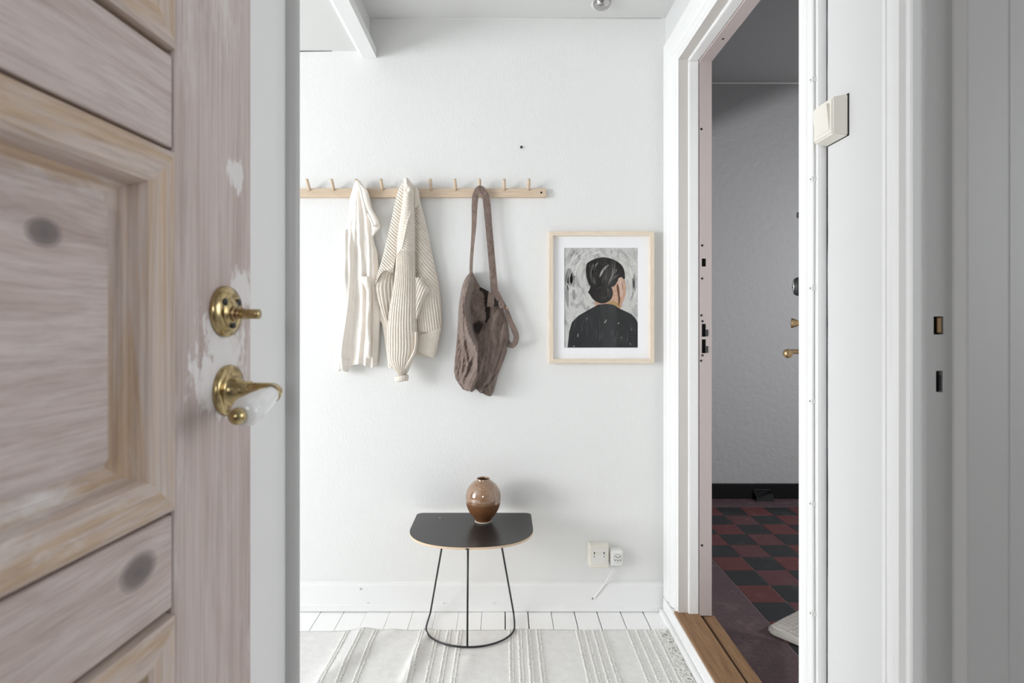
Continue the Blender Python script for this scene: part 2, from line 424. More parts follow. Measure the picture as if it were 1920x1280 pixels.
# floor: painted boards with open joints over a dark underlay
floor = box('floor', -3.95, XR + 0.02, -1.75, WB + 0.02, -0.06, -0.022, M_dark, kind='structure')
PW = 0.0876
for i in range(-44, 8):
    x0 = 0.004 + i * PW; x1 = min(x0 + PW, XR - 0.002)
    if x0 < -3.8: continue
    rr = random.Random(i * 13 + 5)
    g = 0.0036 if i > -2 else 0.0013
    g *= rr.uniform(0.5, 1.3)
    if i in (0, 3): g = 0.0054
    dz = rr.uniform(-0.0012, 0.0012)
    if x1 - x0 < 0.01: continue
    box('floor_board', x0 + g / 2, x1 - g / 2, -1.6, WB - 0.002, -0.022, 0.0 + dz, M_plank, floor, 0.0012)

bb = empty('baseboard_back', (-0.3, WB, 0), kind='structure')
def strip_x(name, prof, x0, x1, mat, parent, n=40, wob=0.0):
    """profile (y offset out of the wall, z) swept along x with a slight waviness"""
    v = []; f = []; k = len(prof)
    for i in range(n + 1):
        x = x0 + (x1 - x0) * i / n
        for (o, z) in prof:
            w = wob * noise.noise((x * 2.3, z * 3, 0.3))
            v.append((x, WB - max(o + w * 0.5, 0.0), z + (w if z > 0.02 else w * 0.5)))
    for i in range(n):
        for j in range(k):
            q = (j + 1) % k
            f.append((i * k + j, i * k + q, (i + 1) * k + q, (i + 1) * k + j))
    f += [tuple(range(k)), tuple(n * k + j for j in range(k))]
    return mesh(name, v, f, mat, parent)
strip_x('skirting_board', [(0, 0.028), (0.017, 0.028), (0.0165, 0.098), (0.013, 0.106), (0.004, 0.110), (0, 0.110)], -3.8, XR - 0.012, M_trim, bb, 80, 0.0018)
strip_x('skirting_foot', [(0, 0.003), (0.021, 0.003), (0.021, 0.026), (0.018, 0.029), (0, 0.029)], -3.8, XR - 0.012, M_trim, bb, 80, 0.0016)
for (x, y) in ((675, 1104), (690, 1130), (832, 1131), (926, 1131), (1243, 1126)):
    p = px(x, y, WB - 0.02)
    lathe('filled_nail_hole', [(0.0045 if x == 675 else 0.0026, 0), (0.004 if x == 675 else 0.002, 0.0012), (0.0001, 0.0013)], (p.x, p.y + 0.001, p.z), (0, -1, 0), M_cream_dk, bb, 12)

# architrave profiles: (distance from the opening edge, height off the wall)
PROF = [(0, 0), (0, 0.002), (0.010, 0.002), (0.014, 0.006), (0.030, 0.006), (0.034, 0.003), (0.038, 0.003), (0.044, 0.010), (0.056, 0.014), (0.070, 0.014),
        (0.074, 0.010), (0.078, 0.010), (0.086, 0.017), (0.128, 0.0185), (0.136, 0.016), (0.138, 0.010), (0.138, 0)]
def casing_part(name, prof, ends, parent, mat=M_trim):
    """ends: two functions profile point -> world"""
    k = len(prof); v = [e(t, d) for e in ends for t, d in prof]
    return mesh(name, v, [tuple(range(k)), tuple(range(k, 2 * k))] + [(i, (i + 1) % k, k + (i + 1) % k, k + i) for i in range(k)], mat, parent)
ent = empty('trim_4', (XR, 1.6, 0), kind='structure')
nr = 0.72                                # the near upright is narrower
casing_part('casing_side', PROF, [lambda t, d: (XR - d, YF + t, 0.07), lambda t, d: (XR - d, YF + t, ZH + t * .8)], ent)
casing_part('casing_side', PROF, [lambda t, d: (XR - d, YN - t * nr, 0.0), lambda t, d: (XR - d, YN - t * nr, ZH + t * .8)], ent)
casing_part('casing_head', PROF, [lambda t, d: (XR - d, YF + t, ZH + t * .8), lambda t, d: (XR - d, YN - t * nr, ZH + t * .8)], ent)
# lining of the entrance opening: wooden reveal, white bead, pinkish steel frame with strike holes
lin1 = empty('trim_5', (XR + 0.05, YF, 0.07), kind='structure')
box('reveal_board', XR + 0.001, 0.652, YF, YF + 0.019, 0.07, ZH + 0.019, M_pale, lin1, 0.001)
box('reveal_board', XR + 0.001, 0.652, YN, YF, ZH, ZH + 0.019, M_pale, lin1, 0.001)
box('reveal_board', XR + 0.001, 0.652, YN - 0.012, YN, 0.07, ZH + 0.019, M_pale, lin1, 0.001)
box('stop_bead', 0.652, 0.689, YF - 0.010, YF + 0.019, 0.07, ZH - 0.010, M_trim, lin1, 0.004, 2)
box('stop_bead', 0.652, 0.689, YN - 0.01, YF + 0.019, ZH - 0.010, ZH + 0.019, M_trim, lin1, 0.004, 2)
sf = empty('trim_6', (0.71, YF, 0.07), kind='structure')
wall_sf = None
def steel_frame():
    """far upright with real strike holes, head, near upright"""
    x0, x1 = 0.6885, 0.728; y0 = YF - 0.016
    holes = []
    def hole(yp, hp, wpx, cx=None):
        c = px(1317, yp, y0); hh = hp * y0 / F / 2; ww = wpx * y0 / F / 2
        holes.append((0.7035 - ww, 0.7035 + ww, c.z - hh, c.z + hh))
    hole(492, 15, 8); hole(619, 24, 8); hole(649, 26, 8)
    A = sorted({x0, x1, *[h[0] for h in holes], *[h[1] for h in holes]}); 
    w = wall('strike_upright', 'y', y0, y0 + 0.004, x0, x1, 0.07, ZH - 0.016, holes, M_pink)
    w.parent = sf; w.matrix_parent_inverse = Matrix.Translation(-sf.location); del w['kind']
    box('frame_back', x0 + 0.006, x1 - 0.003, y0 + 0.02, y0 + 0.034, 0.07, ZH + 0.015, M_dark, sf)
    box('frame_return', x1, x1 + 0.003, y0, y0 + 0.034, 0.07, ZH - 0.016, M_pink, sf)
    box('frame_head', x0, x1 + 0.003, YN, YF, ZH - 0.016, ZH - 0.010, M_pink, sf)
    for hp in ((624, 8), (655, 8)):
        c = px(1323, hp[0], y0)
        box('strike_lip', 0.7095, 0.7175, y0 - 0.003, y0 + 0.002, c.z - 0.012, c.z + 0.012, M_steel_blk, sf, 0.001)
    for (sx_, sy_) in ((1315, 242), (1316.5, 460), (1316.5, 522), (1315, 591), (1317, 602), (1317, 666), (1314.5, 676), (1316, 1022)):
        c = px(sx_, sy_, y0)
        lathe('screw', [(0.0042, -0.0002), (0.0042, 0.0009), (0.0022, 0.0012), (0.0018, 0.0003)], (c.x, y0, c.z), (0, -1, 0), M_steel_blk if sy_ != 242 else M_dark, sf, 12)
    c = (0.709, 1.83)
    lathe('screw', [(0.0042, -0.0002), (0.0042, 0.0009), (0.0022, 0.0012)], (c[0], c[1], ZH - 0.016), (0, 0, -1), M_dark, sf, 12)
steel_frame()
# threshold: white riser, two oak strips with a dark groove
th = empty('trim_7', (0.68, 1.6, 0), kind='structure')
box('riser', 0.600, 0.624, YN - 0.12, YF + 0.13, 0.0, 0.066, M_trim, th, 0.004, 2)
box('riser_foot', 0.586, 0.600, YN - 0.12, YF + 0.13, 0.0, 0.022, M_trim, th, 0.004, 2)
box('oak_strip', 0.606, 0.692, YN, YF + 0.012, 0.045, 0.073, M_oak, th, 0.003, 2)
box('groove', 0.690, 0.702, YN, YF, 0.03, 0.062, M_dark, th)
box('oak_strip', 0.701, 0.744, YN, YF - 0.004, 0.04, 0.067, M_oak, th, 0.004, 2)
# gap where the plaster has come away beside the near upright
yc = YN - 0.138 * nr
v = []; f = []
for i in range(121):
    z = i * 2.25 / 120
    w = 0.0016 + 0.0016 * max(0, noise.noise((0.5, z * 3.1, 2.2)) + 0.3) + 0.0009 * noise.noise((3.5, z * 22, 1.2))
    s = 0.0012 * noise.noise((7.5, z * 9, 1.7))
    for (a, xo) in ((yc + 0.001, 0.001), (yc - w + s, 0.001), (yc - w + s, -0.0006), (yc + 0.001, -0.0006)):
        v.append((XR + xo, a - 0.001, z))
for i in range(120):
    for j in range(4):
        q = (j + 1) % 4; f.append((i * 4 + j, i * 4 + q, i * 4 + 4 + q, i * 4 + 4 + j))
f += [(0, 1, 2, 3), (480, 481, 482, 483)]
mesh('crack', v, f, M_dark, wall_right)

# near doorway on the right: casing, jamb toned down for shade, with strike holes
PROF2 = [(0, 0), (0, 0.0205), (0.003, 0.0225), (0.011, 0.0225), (0.0135, 0.019), (0.0145, 0.003), (0.022, 0.0015), (0.030, 0.007), (0.036, 0.016), (0.046, 0.0185), (0.058, 0.0165),
         (0.066, 0.014), (0.068, 0.008), (0.070, 0.008), (0.072, 0.012), (0.080, 0.012), (0.081, 0)]
kit = empty('trim_8', (XR, 0.83, 0), kind='structure')
casing_part('casing_side', PROF2, [lambda t, d: (XR - d, KF - 0.006 + t, 0), lambda t, d: (XR - d, KF - 0.006 + t, 2.05 + t)], kit)
casing_part('casing_head', PROF2, [lambda t, d: (XR - d, KF - 0.006 + t, 2.05 + t), lambda t, d: (XR - d, KN - t, 2.05 + t)], kit)
jamb = empty('trim_9', (0.66, KF, 0), kind='structure')
h1 = px(1760, 610, 0.826); h2 = px(1761.5, 715, 0.826)
q = 0.826 / F
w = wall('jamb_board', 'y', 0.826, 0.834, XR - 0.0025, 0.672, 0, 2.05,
         [(h1.x - 9.5 * q, h1.x + 9.5 * q, h1.z - 17 * q, h1.z + 17 * q), (h2.x - 6.5 * q, h2.x + 6.5 * q, h2.z - 20 * q, h2.z + 20 * q)], M_shade_grey)
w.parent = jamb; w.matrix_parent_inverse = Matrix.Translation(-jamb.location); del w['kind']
box('hole_lining', XR + 0.002, 0.672, 0.8345, 0.838, 0.9, 1.2, M_dark, jamb)
box('strike_tongue', h1.x - 0.0005, h1.x + 0.006, 0.8275, 0.8340, h1.z - 0.011, h1.z + 0.012, M_brass_dk, jamb, 0.001)
box('strike_tongue', h2.x + 0.001, h2.x + 0.004, 0.8275, 0.8340, h2.z - 0.013, h2.z + 0.009, M_steel_blk, jamb, 0.001)
pts = [(0.6545, 0.8262), (0.6570, 0.8245), (0.6605, 0.8190), (0.6635, 0.8140), (0.6650, 0.8120), (0.6670, 0.8115), (0.7255, 0.8115), (0.7262, 0.8106), (0.7270, 0.8106), (0.7277, 0.8115), (0.82, 0.8115), (0.82, 0.8262)]
extrude_poly('rebate_board', pts, 0, 2.05, M_shade_grey, jamb)
box('jamb_head', XR - 0.002, 0.82, KN, 0.82, 2.05, 2.06, M_shade_grey, jamb)

# kitchen beyond the near doorway (unseen, closed)
wall('wall_kitchen', 'x', 2.0, 2.1, -1.75, 0.98, -0.05, 2.42, [(-0.25, 0.75, 0.95, 1.95)], M_wall_w)
wall('wall_kitchen_front', 'y', -1.75, -1.65, XR + 0.112, 2.1, -0.05, 2.42, [], M_wall_w)
wall('wall_divider', 'y', 0.84, 0.98, XR + 0.112, 2.9, -0.05, 2.75, [], M_stairwall)
box('floor_kitchen', XR + 0.02, 2.1, -1.75, 0.84, -0.06, -0.001, M_plank, kind='structure')
box('ceiling_kitchen', XR + 0.112, 2.1, -1.75, 0.84, 2.269, 2.33, M_ceil, kind='structure')

# stairwell beyond the entrance
HS = 1.12; ZS = HC - HS; SY = HS * F / 328.0; TB = 0.130 * HS
XS = XR + 0.112
wall('wall_stairwell', 'y', SY, SY + 0.1, XS - 0.08, 2.9, -0.1, 2.75, [], M_stairwall)
wall('wall_stairwell_right', 'x', 2.8, 2.9, 0.98, SY, -0.1, 2.75, [], M_stairwall)
wall('wall_stairwell_left', 'x', XR + 0.03, XS, WB + 0.12, SY, -0.1, 2.75, [], M_stairwall)
wall('wall_stairwell_near', 'x', XR + 0.16, XS + 0.01, 0.98, WB + 0.12, 2.30, 2.75, [], M_stairwall)
box('ceiling_stairwell', XR + 0.05, 2.9, 0.84, SY + 0.1, 2.635, 2.75, M_stairceil, kind='structure')
# added slab, out of frame behind the casing, shaped to cut the stairwell light
def blocker_edge_pt(xw, ye):
    zw = 2.37 + (xw - 1.35) * 0.43; t = (ye - LY) / (SY - LY)
    return Vector((LX + (xw - LX) * t, ye, LZ + (zw - LZ) * t))
p0, p1 = blocker_edge_pt(0.72, 2.5), blocker_edge_pt(2.9, 2.5)
fl = [(p0.x, p0.z), (p1.x + 0.2, p1.z + (p1.z - p0.z) / (p1.x - p0.x) * 0.2), (p1.x + 0.2, 2.63), (p0.x, 2.63)]
mesh('stairwell_light_blocker', [(x, y, z) for y in (2.28, 2.5) for x, z in fl], [(0, 1, 2, 3), (4, 5, 6, 7), (0, 1, 5, 4), (1, 2, 6, 5), (2, 3, 7, 6), (3, 0, 4, 7)], M_stairwall, kind='structure')
tube('trim_10', [(x, SY - 0.001, 2.634) for x in (0.8, 1.5, 2.79)], 0.004, M_plastic, n=8, kind='structure')

def stone(name, stops, sc=220, rough=0.55, blot=None):
    m, n, l, b = new_mat(name, stops[0][1], rough, spec=0.35)
    v = coords(n, l)
    c = ramp(n, l, noise_tex(n, l, v, sc, 4, 0.7), stops)
    if blot:
        c = mix(n, l, ramp(n, l, noise_tex(n, l, v, 14, 5, 0.6), [(0.55, (0, 0, 0, 1)), (0.72, (0.5,) * 3 + (1,))]), c, blot)
    l.new(c, b.inputs['Base Color']); return m
M_red = stone('red_tile', [(0.3, lin((88, 44, 44))), (0.7, lin((106, 56, 56)))], 60, 0.5, lin((122, 80, 84)))
M_red2 = stone('dull_red_tile', [(0.3, lin((82, 48, 52))), (0.7, lin((100, 60, 64)))], 60, 0.5, lin((112, 82, 88)))
M_blk = stone('black_tile', [(0.3, lin((32, 34, 36))), (0.7, lin((44, 46, 48)))], 60, 0.5, lin((74, 74, 78)))
M_gran = stone('purple_granite', [(0.30, lin((58, 46, 50))), (0.5, lin((92, 74, 78))), (0.72, lin((118, 98, 102)))], 260, 0.6, lin((136, 116, 112)))
M_grout, _, _, _ = new_mat('grout', lin((172, 160, 160)), 0.9)
fs = box('floor_stairwell', XR + 0.05, 2.9, 0.98, SY + 0.1, ZS - 0.08, ZS - 0.0022, M_grout, kind='structure')
TX0 = 0.885 * HS; TY0 = HS * F / 345.7
rt = random.Random(3)
for r_ in range(16):
    for c_ in range(12):
        x0 = TX0 + c_ * TB; y1 = TY0 - r_ * TB
        if x0 + TB > 2.79 or y1 - TB < 1.0: continue
        g = 0.0013; dz = rt.uniform(-0.0006, 0.0006)
        mt = (M_red if rt.random() < 0.5 else M_red2) if (r_ + c_) % 2 else M_blk
        box('tile', x0 + g, x0 + TB - g, y1 - TB + g, y1 - g, ZS - 0.012, ZS + dz, mt, fs, 0.0010)
yy = 1.0
for L in (0.55, 0.62, 0.50, 0.58):
    box('border_slab', XS - 0.03, TX0 - 0.0012, yy + 0.001, min(yy + L, TY0) - 0.001, ZS - 0.012, ZS - 0.0003, M_gran, fs, 0.0012); yy += L
xx = XS - 0.03
for L in (0.52, 0.43, 0.45, 0.45, 0.25):
    box('border_slab', xx + 0.001, min(xx + L, 2.79) - 0.001, TY0 + 0.0012, SY - 0.002, ZS - 0.012, ZS - 0.0003, M_gran, fs, 0.0012); xx += L
bs = box('baseboard_stairwell', XS, 2.8, SY - 0.022, SY - 0.0005, ZS + 0.001, ZS + 0.094, M_black, kind='structure', bev=0.004, seg=2)

# ------------------------------------------------------------------ door_1: whitewashed panel door in the left foreground
TD = 75 / F
def door_pt(s, z, out=0.0):
    """s = distance from the camera plane along y on the door face, out = off the face towards the hall"""
    c = math.cos(math.atan(TD)); sn = math.sin(math.atan(TD))
    return Vector((-0.2689 - TD * (0.60 - s) + out * c, s - out * sn, z))
d1 = empty('door_1', tuple(door_pt(-0.2, 0.01)), 'open stripped pine panel door with whitewashed grain', None, None, 'structure')
K1 = door_pt((0.3114 / ((945 - 80) / F + TD)), HC + 170 * 0.36 / F); s1 = 0.3114 / ((945 - 80) / F + TD); s1 = 0.3239 / ((945 - 80) / F + TD); K1 = door_pt(s1, HC + 170 * s1 / F, -0.0125)
s2 = 0.3114 / ((945 - 262) / F + TD); K2 = door_pt(s2, HC - 465 * s2 / F)
s3 = 0.3114 / ((945 - 420) / F + TD)
SP = [tuple(door_pt(s3, 1.075)) + (0.055,), tuple(door_pt(s3 + .03, 1.135)) + (0.03,), tuple(door_pt(s3 + 0.02, 1.25)) + (0.022,), tuple(door_pt(s3 - 0.01, 1.05)) + (0.05,)]
M_stile = wood('whitewashed_pine_stile', 2, MAUVE, 1.0, [], 0.6, 0.55, SP, 8)
M_railw = wood('whitewashed_pine_rail', 1, MAUVE, 1.0, [tuple(K2) + (0.015,)], 0.25, coarse=10)
M_panelw = wood('whitewashed_pine_panel', 1, MAUVE, 1.0, [tuple(K1) + (0.0105,)], 0.35, coarse=9)
M_mould_h = wood('whitewashed_pine_moulding', 1, OCHRE, 1.0, [], 0.9, coarse=12)
M_mould_v = wood('whitewashed_pine_moulding_upright', 2, OCHRE, 1.0, [], 0.75, coarse=12)
S0, S1 = -0.20, 0.602
def door_slab(name, s0, s1, z0, z1, o0, o1, mat, bev=0.002):
    bm = bmesh.new()
    v = [bm.verts.new(door_pt(s, z, o)) for o in (o0, o1) for s, z in ((s0, z0), (s1, z0), (s1, z1), (s0, z1))]
    for q in ((0, 1, 2, 3), (4, 5, 6, 7), (0, 1, 5, 4), (1, 2, 6, 5), (2, 3, 7, 6), (3, 0, 4, 7)): bm.faces.new([v[i] for i in q])
    if bev: bmesh.ops.bevel(bm, geom=bm.edges[:], offset=bev, segments=2, affect='EDGES', profile=0.5)
    return frombm(name, bm, mat, d1)
st = 0.1255
door_slab('stile', S1 - st, S1, 0.012, 2.01, -0.04, 0, M_stile, 0.003)
door_slab('stile', S0, S0 + st, 0.012, 2.01, -0.04, 0, M_stile, 0.003)
pan = [(0.25, 0.859), (0.9405, 1.245), (1.3256, 1.89)]
rails = [(0.012, 0.25), (0.859, 0.9405), (1.245, 1.3256), (1.89, 2.01)]
for (a, b_) in rails: door_slab('rail', S0 + st, S1 - st - 0.0012, a + 0.0016, b_ - 0.0016, -0.04, -0.001, M_railw)
MW = 0.0505
# bolection profile: distance from the outer edge, height relative to the door face
MP = [(0.0022, -0.03), (0.0024, -0.006), (0.0034, 0.0025), (0.008, 0.0055), (0.030, 0.0045), (0.034, 0.002), (0.0365, -0.004), (0.0385, -0.012), (0.043, -0.018), (0.0495, -0.0215), (MW, -0.034)]
for (a, b_) in pan:
    so, s_1 = S0 + st, S1 - st
    door_slab('panel', so + 0.02, s_1 - 0.02, a + 0.02, b_ - 0.02, -0.038, -0.0215, M_panelw, 0)
    door_slab('panel_field', so + MW + 0.004, s_1 - MW - 0.004, a + MW + 0.004, b_ - MW - 0.004, -0.028, -0.0125, M_panelw, 0.004)
    cs = [lambda t, o: door_pt(so + t, a + t, o), lambda t, o: door_pt(s_1 - t, a + t, o), lambda t, o: door_pt(s_1 - t, b_ - t, o), lambda t, o: door_pt(so + t, b_ - t, o)]
    for i in range(4):
        casing_part('panel_moulding', MP, [cs[i], cs[(i + 1) % 4]], d1, M_mould_h if i % 2 == 0 else M_mould_v)
nrm = (door_pt(0, 0, 1) - door_pt(0, 0, 0)).normalized(); along = (door_pt(1, 0) - door_pt(0, 0)).normalized()
# lock: brass rose with thumb turn
c = door_pt(0.5501, 1.111)
lock = lathe('lock_rose', [(0.0245, -0.001), (0.0250, 0.003), (0.0235, 0.006), (0.0185, 0.0075), (0.0165, 0.0085), (0.0155, 0.0075), (0.0125, 0.0078), (0.0110, 0.0095), (0.0001, 0.0100)], c, nrm, M_brass, d1, 40)
lathe('keyway', [(0.0075, 0.0095), (0.0075, 0.0115), (0.0068, 0.0125), (0.0001, 0.0126)], c + Vector((0, 0, -0.002)), nrm, M_brass_dk, lock, 24)
for dz, da in ((0.009, 0.012), (0.009, -0.012), (-0.013, 0.002)):
    lathe('rose_screw', [(0.0036, 0.0068), (0.0034, 0.0092), (0.0001, 0.0095)], c + Vector((0, 0, dz)) + along * da, nrm, M_steel_blk, lock, 12)
stem = [c + nrm * t + Vector((0, 0, -0.002)) for t in (0.008, 0.014, 0.020)]
tube('turn_stem', stem, 0.0052, M_brass_dk, lock, 14)
tp = c + Vector((0, 0, -0.0025))
tube('thumb_turn', [tp + nrm * t + along * -0.002 for t in (0.017, 0.019, 0.023, 0.029, 0.034, 0.0365, 0.0372)],
     lambda t: interp(t, [(0, 0.0035), (0.25, 0.0052), (0.55, 0.0046), (0.8, 0.0050), (0.93, 0.0036), (1, 0.0006)]), M_brass, lock, 16)
# lever: brass rose and neck, porcelain grip, brass ball
c = door_pt(0.555, 1.034)
hnd = lathe('handle_rose', [(0.0245, -0.001), (0.0250, 0.003), (0.0238, 0.0052), (0.0195, 0.0062), (0.0180, 0.0056), (0.0150, 0.0064), (0.0135, 0.0085), (0.0130, 0.0125), (0.0110, 0.0140), (0.0100, 0.0165), (0.0090, 0.0175), (0.0088, 0.0240)], c, nrm, M_brass, d1, 40)
neck = spline([c + nrm * 0.022, c + nrm * 0.034 + Vector((0, 0, 0.0008)), c + nrm * 0.046 + along * 0.001 + Vector((0, 0, 0.0012)), c + nrm * 0.0525 - along * 0.006 + Vector((0, 0, 0.0005)), c + nrm * 0.0545 - along * 0.013, c + nrm * 0.0550 - along * 0.021 + Vector((0, 0, -0.0012))], 30)
tube('handle_neck', neck, lambda t: interp(t, [(0, 0.0078), (0.25, 0.0066), (0.5, 0.0056), (0.75, 0.0070), (0.93, 0.0086), (1, 0.0084)]), M_brass, hnd, 18)
grip = spline([c + nrm * 0.0549 - along * 0.019 + Vector((0, 0, -0.0008)), c + nrm * 0.0548 - along * 0.028 + Vector((0, 0, -0.003)), c + nrm * 0.0540 - along * 0.042 + Vector((0, 0, -0.0065)), c + nrm * 0.0535 - along * 0.060 + Vector((0, 0, -0.0105)), c + nrm * 0.0530 - along * 0.070 + Vector((0, 0, -0.0120))], 30)
tube('porcelain_grip', grip, lambda t: interp(t, [(0, 0.0076), (0.15, 0.0082), (0.38, 0.0104), (0.6, 0.0128), (0.78, 0.0134), (0.9, 0.0118), (0.96, 0.0094), (1, 0.0062)]), M_porcelain, hnd, 22, label='white porcelain lever grip')
bc = c + nrm * 0.0525 - along * 0.0745 + Vector((0, 0, -0.0128))
lathe('ball_tip', [(0.0001, -0.0074)] + [(0.0074 * math.sin(a), -0.0074 * math.cos(a)) for a in [math.pi * i / 10 for i in range(1, 10)]] + [(0.0001, 0.0074)], bc, -along, M_brass, hnd, 22)

# white frame post that shows between the wooden door and the hall
post = empty('trim_11', (-0.29, 0.66, 0), kind='structure')
extrude_poly('frame_board', [(-0.310, 0.612), (-0.2755, 0.612), (-0.2708, 0.700), (-0.310, 0.700)], 0, 2.269, M_white, post)
extrude_poly('half_round_bead', [(-0.300, 0.7000)] + [(-0.2680 + 0.0118 * math.sin(a_), 0.7085 - 0.0085 * math.cos(a_)) for a_ in [math.pi * i / 14 for i in range(15)]] + [(-0.300, 0.7170)], 0, 2.269, M_shade_grey, post)  # bead coloured grey to look shaded beside the white board

# ------------------------------------------------------------------ door_2: entrance door, ajar outwards, seen by its ironmongery
hx, hy, th2 = XR + 0.115, YN + 0.008, R(21.9)
dv = Vector((math.sin(th2), math.cos(th2), 0)); nv = Vector((-math.cos(th2), math.sin(th2), 0))
def lf(D, p, z): return Vector((hx, hy, 0)) + dv * D + nv * p + Vector((0, 0, z))
d2 = empty('door_2', (hx, hy, 0.08), 'white entrance door standing ajar towards the stairwell', None, None, 'structure')
bm = bmesh.new()
vv = [bm.verts.new(lf(D, p, z)) for p in (-0.05, 0) for D, z in ((0, 0.08), (0.81, 0.08), (0.81, 2.01), (0, 2.01))]
for q in ((0, 1, 2, 3), (4, 5, 6, 7), (0, 1, 5, 4), (1, 2, 6, 5), (2, 3, 7, 6), (3, 0, 4, 7)): bm.faces.new([vv[i] for i in q])
bmesh.ops.bevel(bm, geom=bm.edges[:], offset=0.003, segments=1, affect='EDGES')
frombm('door_leaf', bm, M_white, d2)
zl = 0.998
lv = lathe('lever_rose', [(0.026, 0), (0.026, 0.006), (0.020, 0.010), (0.0001, 0.0105)], lf(0.755, 0, zl + 0.004), nv, M_brass_dk, d2, 24)
tube('lever', spline([lf(0.755, 0.006, zl + 0.005), lf(0.755, 0.04, zl + 0.005), lf(0.752, 0.058, zl + 0.004), lf(0.735, 0.063, zl + 0.002), lf(0.69, 0.063, zl)], 24),
     lambda t: interp(t, [(0, 0.008), (0.4, 0.0075), (0.7, 0.010), (0.94, 0.0155), (1, 0.013)]), M_brass_dk, lv, 18)
lathe('latch_knob', [(0.014, 0), (0.012, 0.006), (0.006, 0.016), (0.008, 0.024), (0.0165, 0.046), (0.0160, 0.049), (0.0001, 0.0505)], lf(0.755, 0, 1.099), nv, M_brass_dk, d2, 28)
oval = lathe('lock_case', [(0.026, 0), (0.030, 0.006), (0.032, 0.020), (0.031, 0.032), (0.026, 0.041), (0.0001, 0.0425)], lf(0.755, 0, 1.222), nv, M_steel_blk, d2, 32, su=0.72)
lathe('lock_face', [(0.021, 0.036), (0.0205, 0.0435), (0.012, 0.0450), (0.0001, 0.0452)], lf(0.755, 0, 1.222), nv, M_chrome, oval, 28, su=0.7)
tube('lock_pin', [lf(0.755, 0.042, 1.222), lf(0.755, 0.052, 1.222)], 0.0032, M_chrome, oval, 10)
vw = lathe('door_viewer', [(0.014, 0), (0.014, 0.016), (0.010, 0.024), (0.009, 0.030), (0.0001, 0.031)], lf(0.775, 0, 1.466), nv, M_steel_blk, d2, 20)
lathe('viewer_ring', [(0.0146, 0.008), (0.0150, 0.010), (0.0146, 0.012)], lf(0.775, 0, 1.466), nv, M_chrome, vw, 20)

# ------------------------------------------------------------------ coat rack
rk = empty('coat_rack', (-0.3, WB, 1.58), 'long pale wooden wall rail with a row of slanted pegs', 'coat rack')
zt, zb = HC - (353 - CY) * 2.152 / F, HC - (369.5 - CY) * 2.152 / F
xl, xr_ = (541 - CX) * 2.152 / F, (1024 - CX) * 2.152 / F
box('rail', xl, xr_, WB - 0.018, WB, zb, zt, M_rack, rk, 0.0012)
PEGS = [577 + 46.05 * i for i in range(10)]
def peg_base(i): return Vector(((PEGS[i] + 3.0 * (945 - PEGS[i]) / 365 - CX) * 2.152 / F, WB - 0.016, zt - 0.006))
for i in range(10):
    b0 = peg_base(i); tip = b0 + Vector((0, -0.031, 0.0335))
    pts = [b0 + (tip - b0) * t for t in (0, 0.3, 0.6, 0.93, 0.985, 1.0)]
    tube('peg', pts, lambda t: interp(t, [(0, 0.0062), (0.8, 0.0058), (0.93, 0.0055), (1, 0.0036)]), M_peg, rk, 14)
for sxp in (785.5, 1015):
    p = px(sxp, 361, 2.152)
    lathe('screw_hole', [(0.0042, -0.001), (0.0042, 0.0004), (0.0030, 0.0002), (0.0001, 0.0001)], (p.x, WB - 0.018, p.z), (0, -1, 0), M_oak if sxp < 900 else M_dark, rk, 16)

# ------------------------------------------------------------------ hanging cloth pieces
ZR = 2.11                                # distance used to turn photo positions into metres on the rack plane
def wx(x): return (x - CX) * ZR / F
def wz(y): return HC - (y - CY) * ZR / F
def sheet(name, L, Rr, y0, y1, front, back, nu, nv, mat, parent, bottom=None, top=None, **k):
    """closed cloth panel: L/Rr are outlines [(y,x)], front/back give the distance off the wall; bottom/top(u) shift the end rows"""
    v = []; f = []
    W = 2 * (nu + 1)
    for j in range(nv + 1):
        t = j / nv
        for side in (0, 1):
            for i in range(nu + 1):
                u = i / nu
                ya = y0 + (top(u) if top else 0); yb = y1 + (bottom(u) if bottom else 0)
                y = ya + (yb - ya) * t
                yl = y0 + (y1 - y0) * t
                xa, xb = smooth_interp(yl, L), smooth_interp(yl, Rr)
                x = xa + (xb - xa) * u
                rail = 0.0198 * sstep(396, 374, y)
                fr_ = max(front(x, y, u, t), rail + 0.0035)
                if side == 0: d = fr_
                else: d = min(max(back(x, y, u, t), rail), fr_ - 0.0012)
                v.append((wx(x), WB - d, wz(y)))
    for j in range(nv):
        a = j * W; b = (j + 1) * W
        for i in range(nu):
            f.append((a + i, a + i + 1, b + i + 1, b + i))
            f.append((a + nu + 1 + i, b + nu + 1 + i, b + nu + 2 + i, a + nu + 2 + i))
        f.append((a, b, b + nu + 1, a + nu + 1)); f.append((a + nu, a + 2 * nu + 1, b + 2 * nu + 1, b + nu))
    for b in (0, nv * W):
        for i in range(nu): f.append((b + i, b + i + 1, b + nu + 2 + i, b + nu + 1 + i))
    return mesh(name, v, f, mat, parent, smooth=True, **k)

def hump(u, p=0.5): return max(0.0, 1 - (2 * u - 1) ** 2) ** p
def ridge(x, y, line, w, asym=1.0):
    """gaussian ridge along a line x(y)"""
    c = smooth_interp(y, line); d = x - c
    ww = w if d < 0 else w * asym
    return math.exp(-(d / ww) ** 2)
def ribs(s, pitch): return math.sqrt(abs(math.sin(math.pi * s / pitch)) + 0.02)

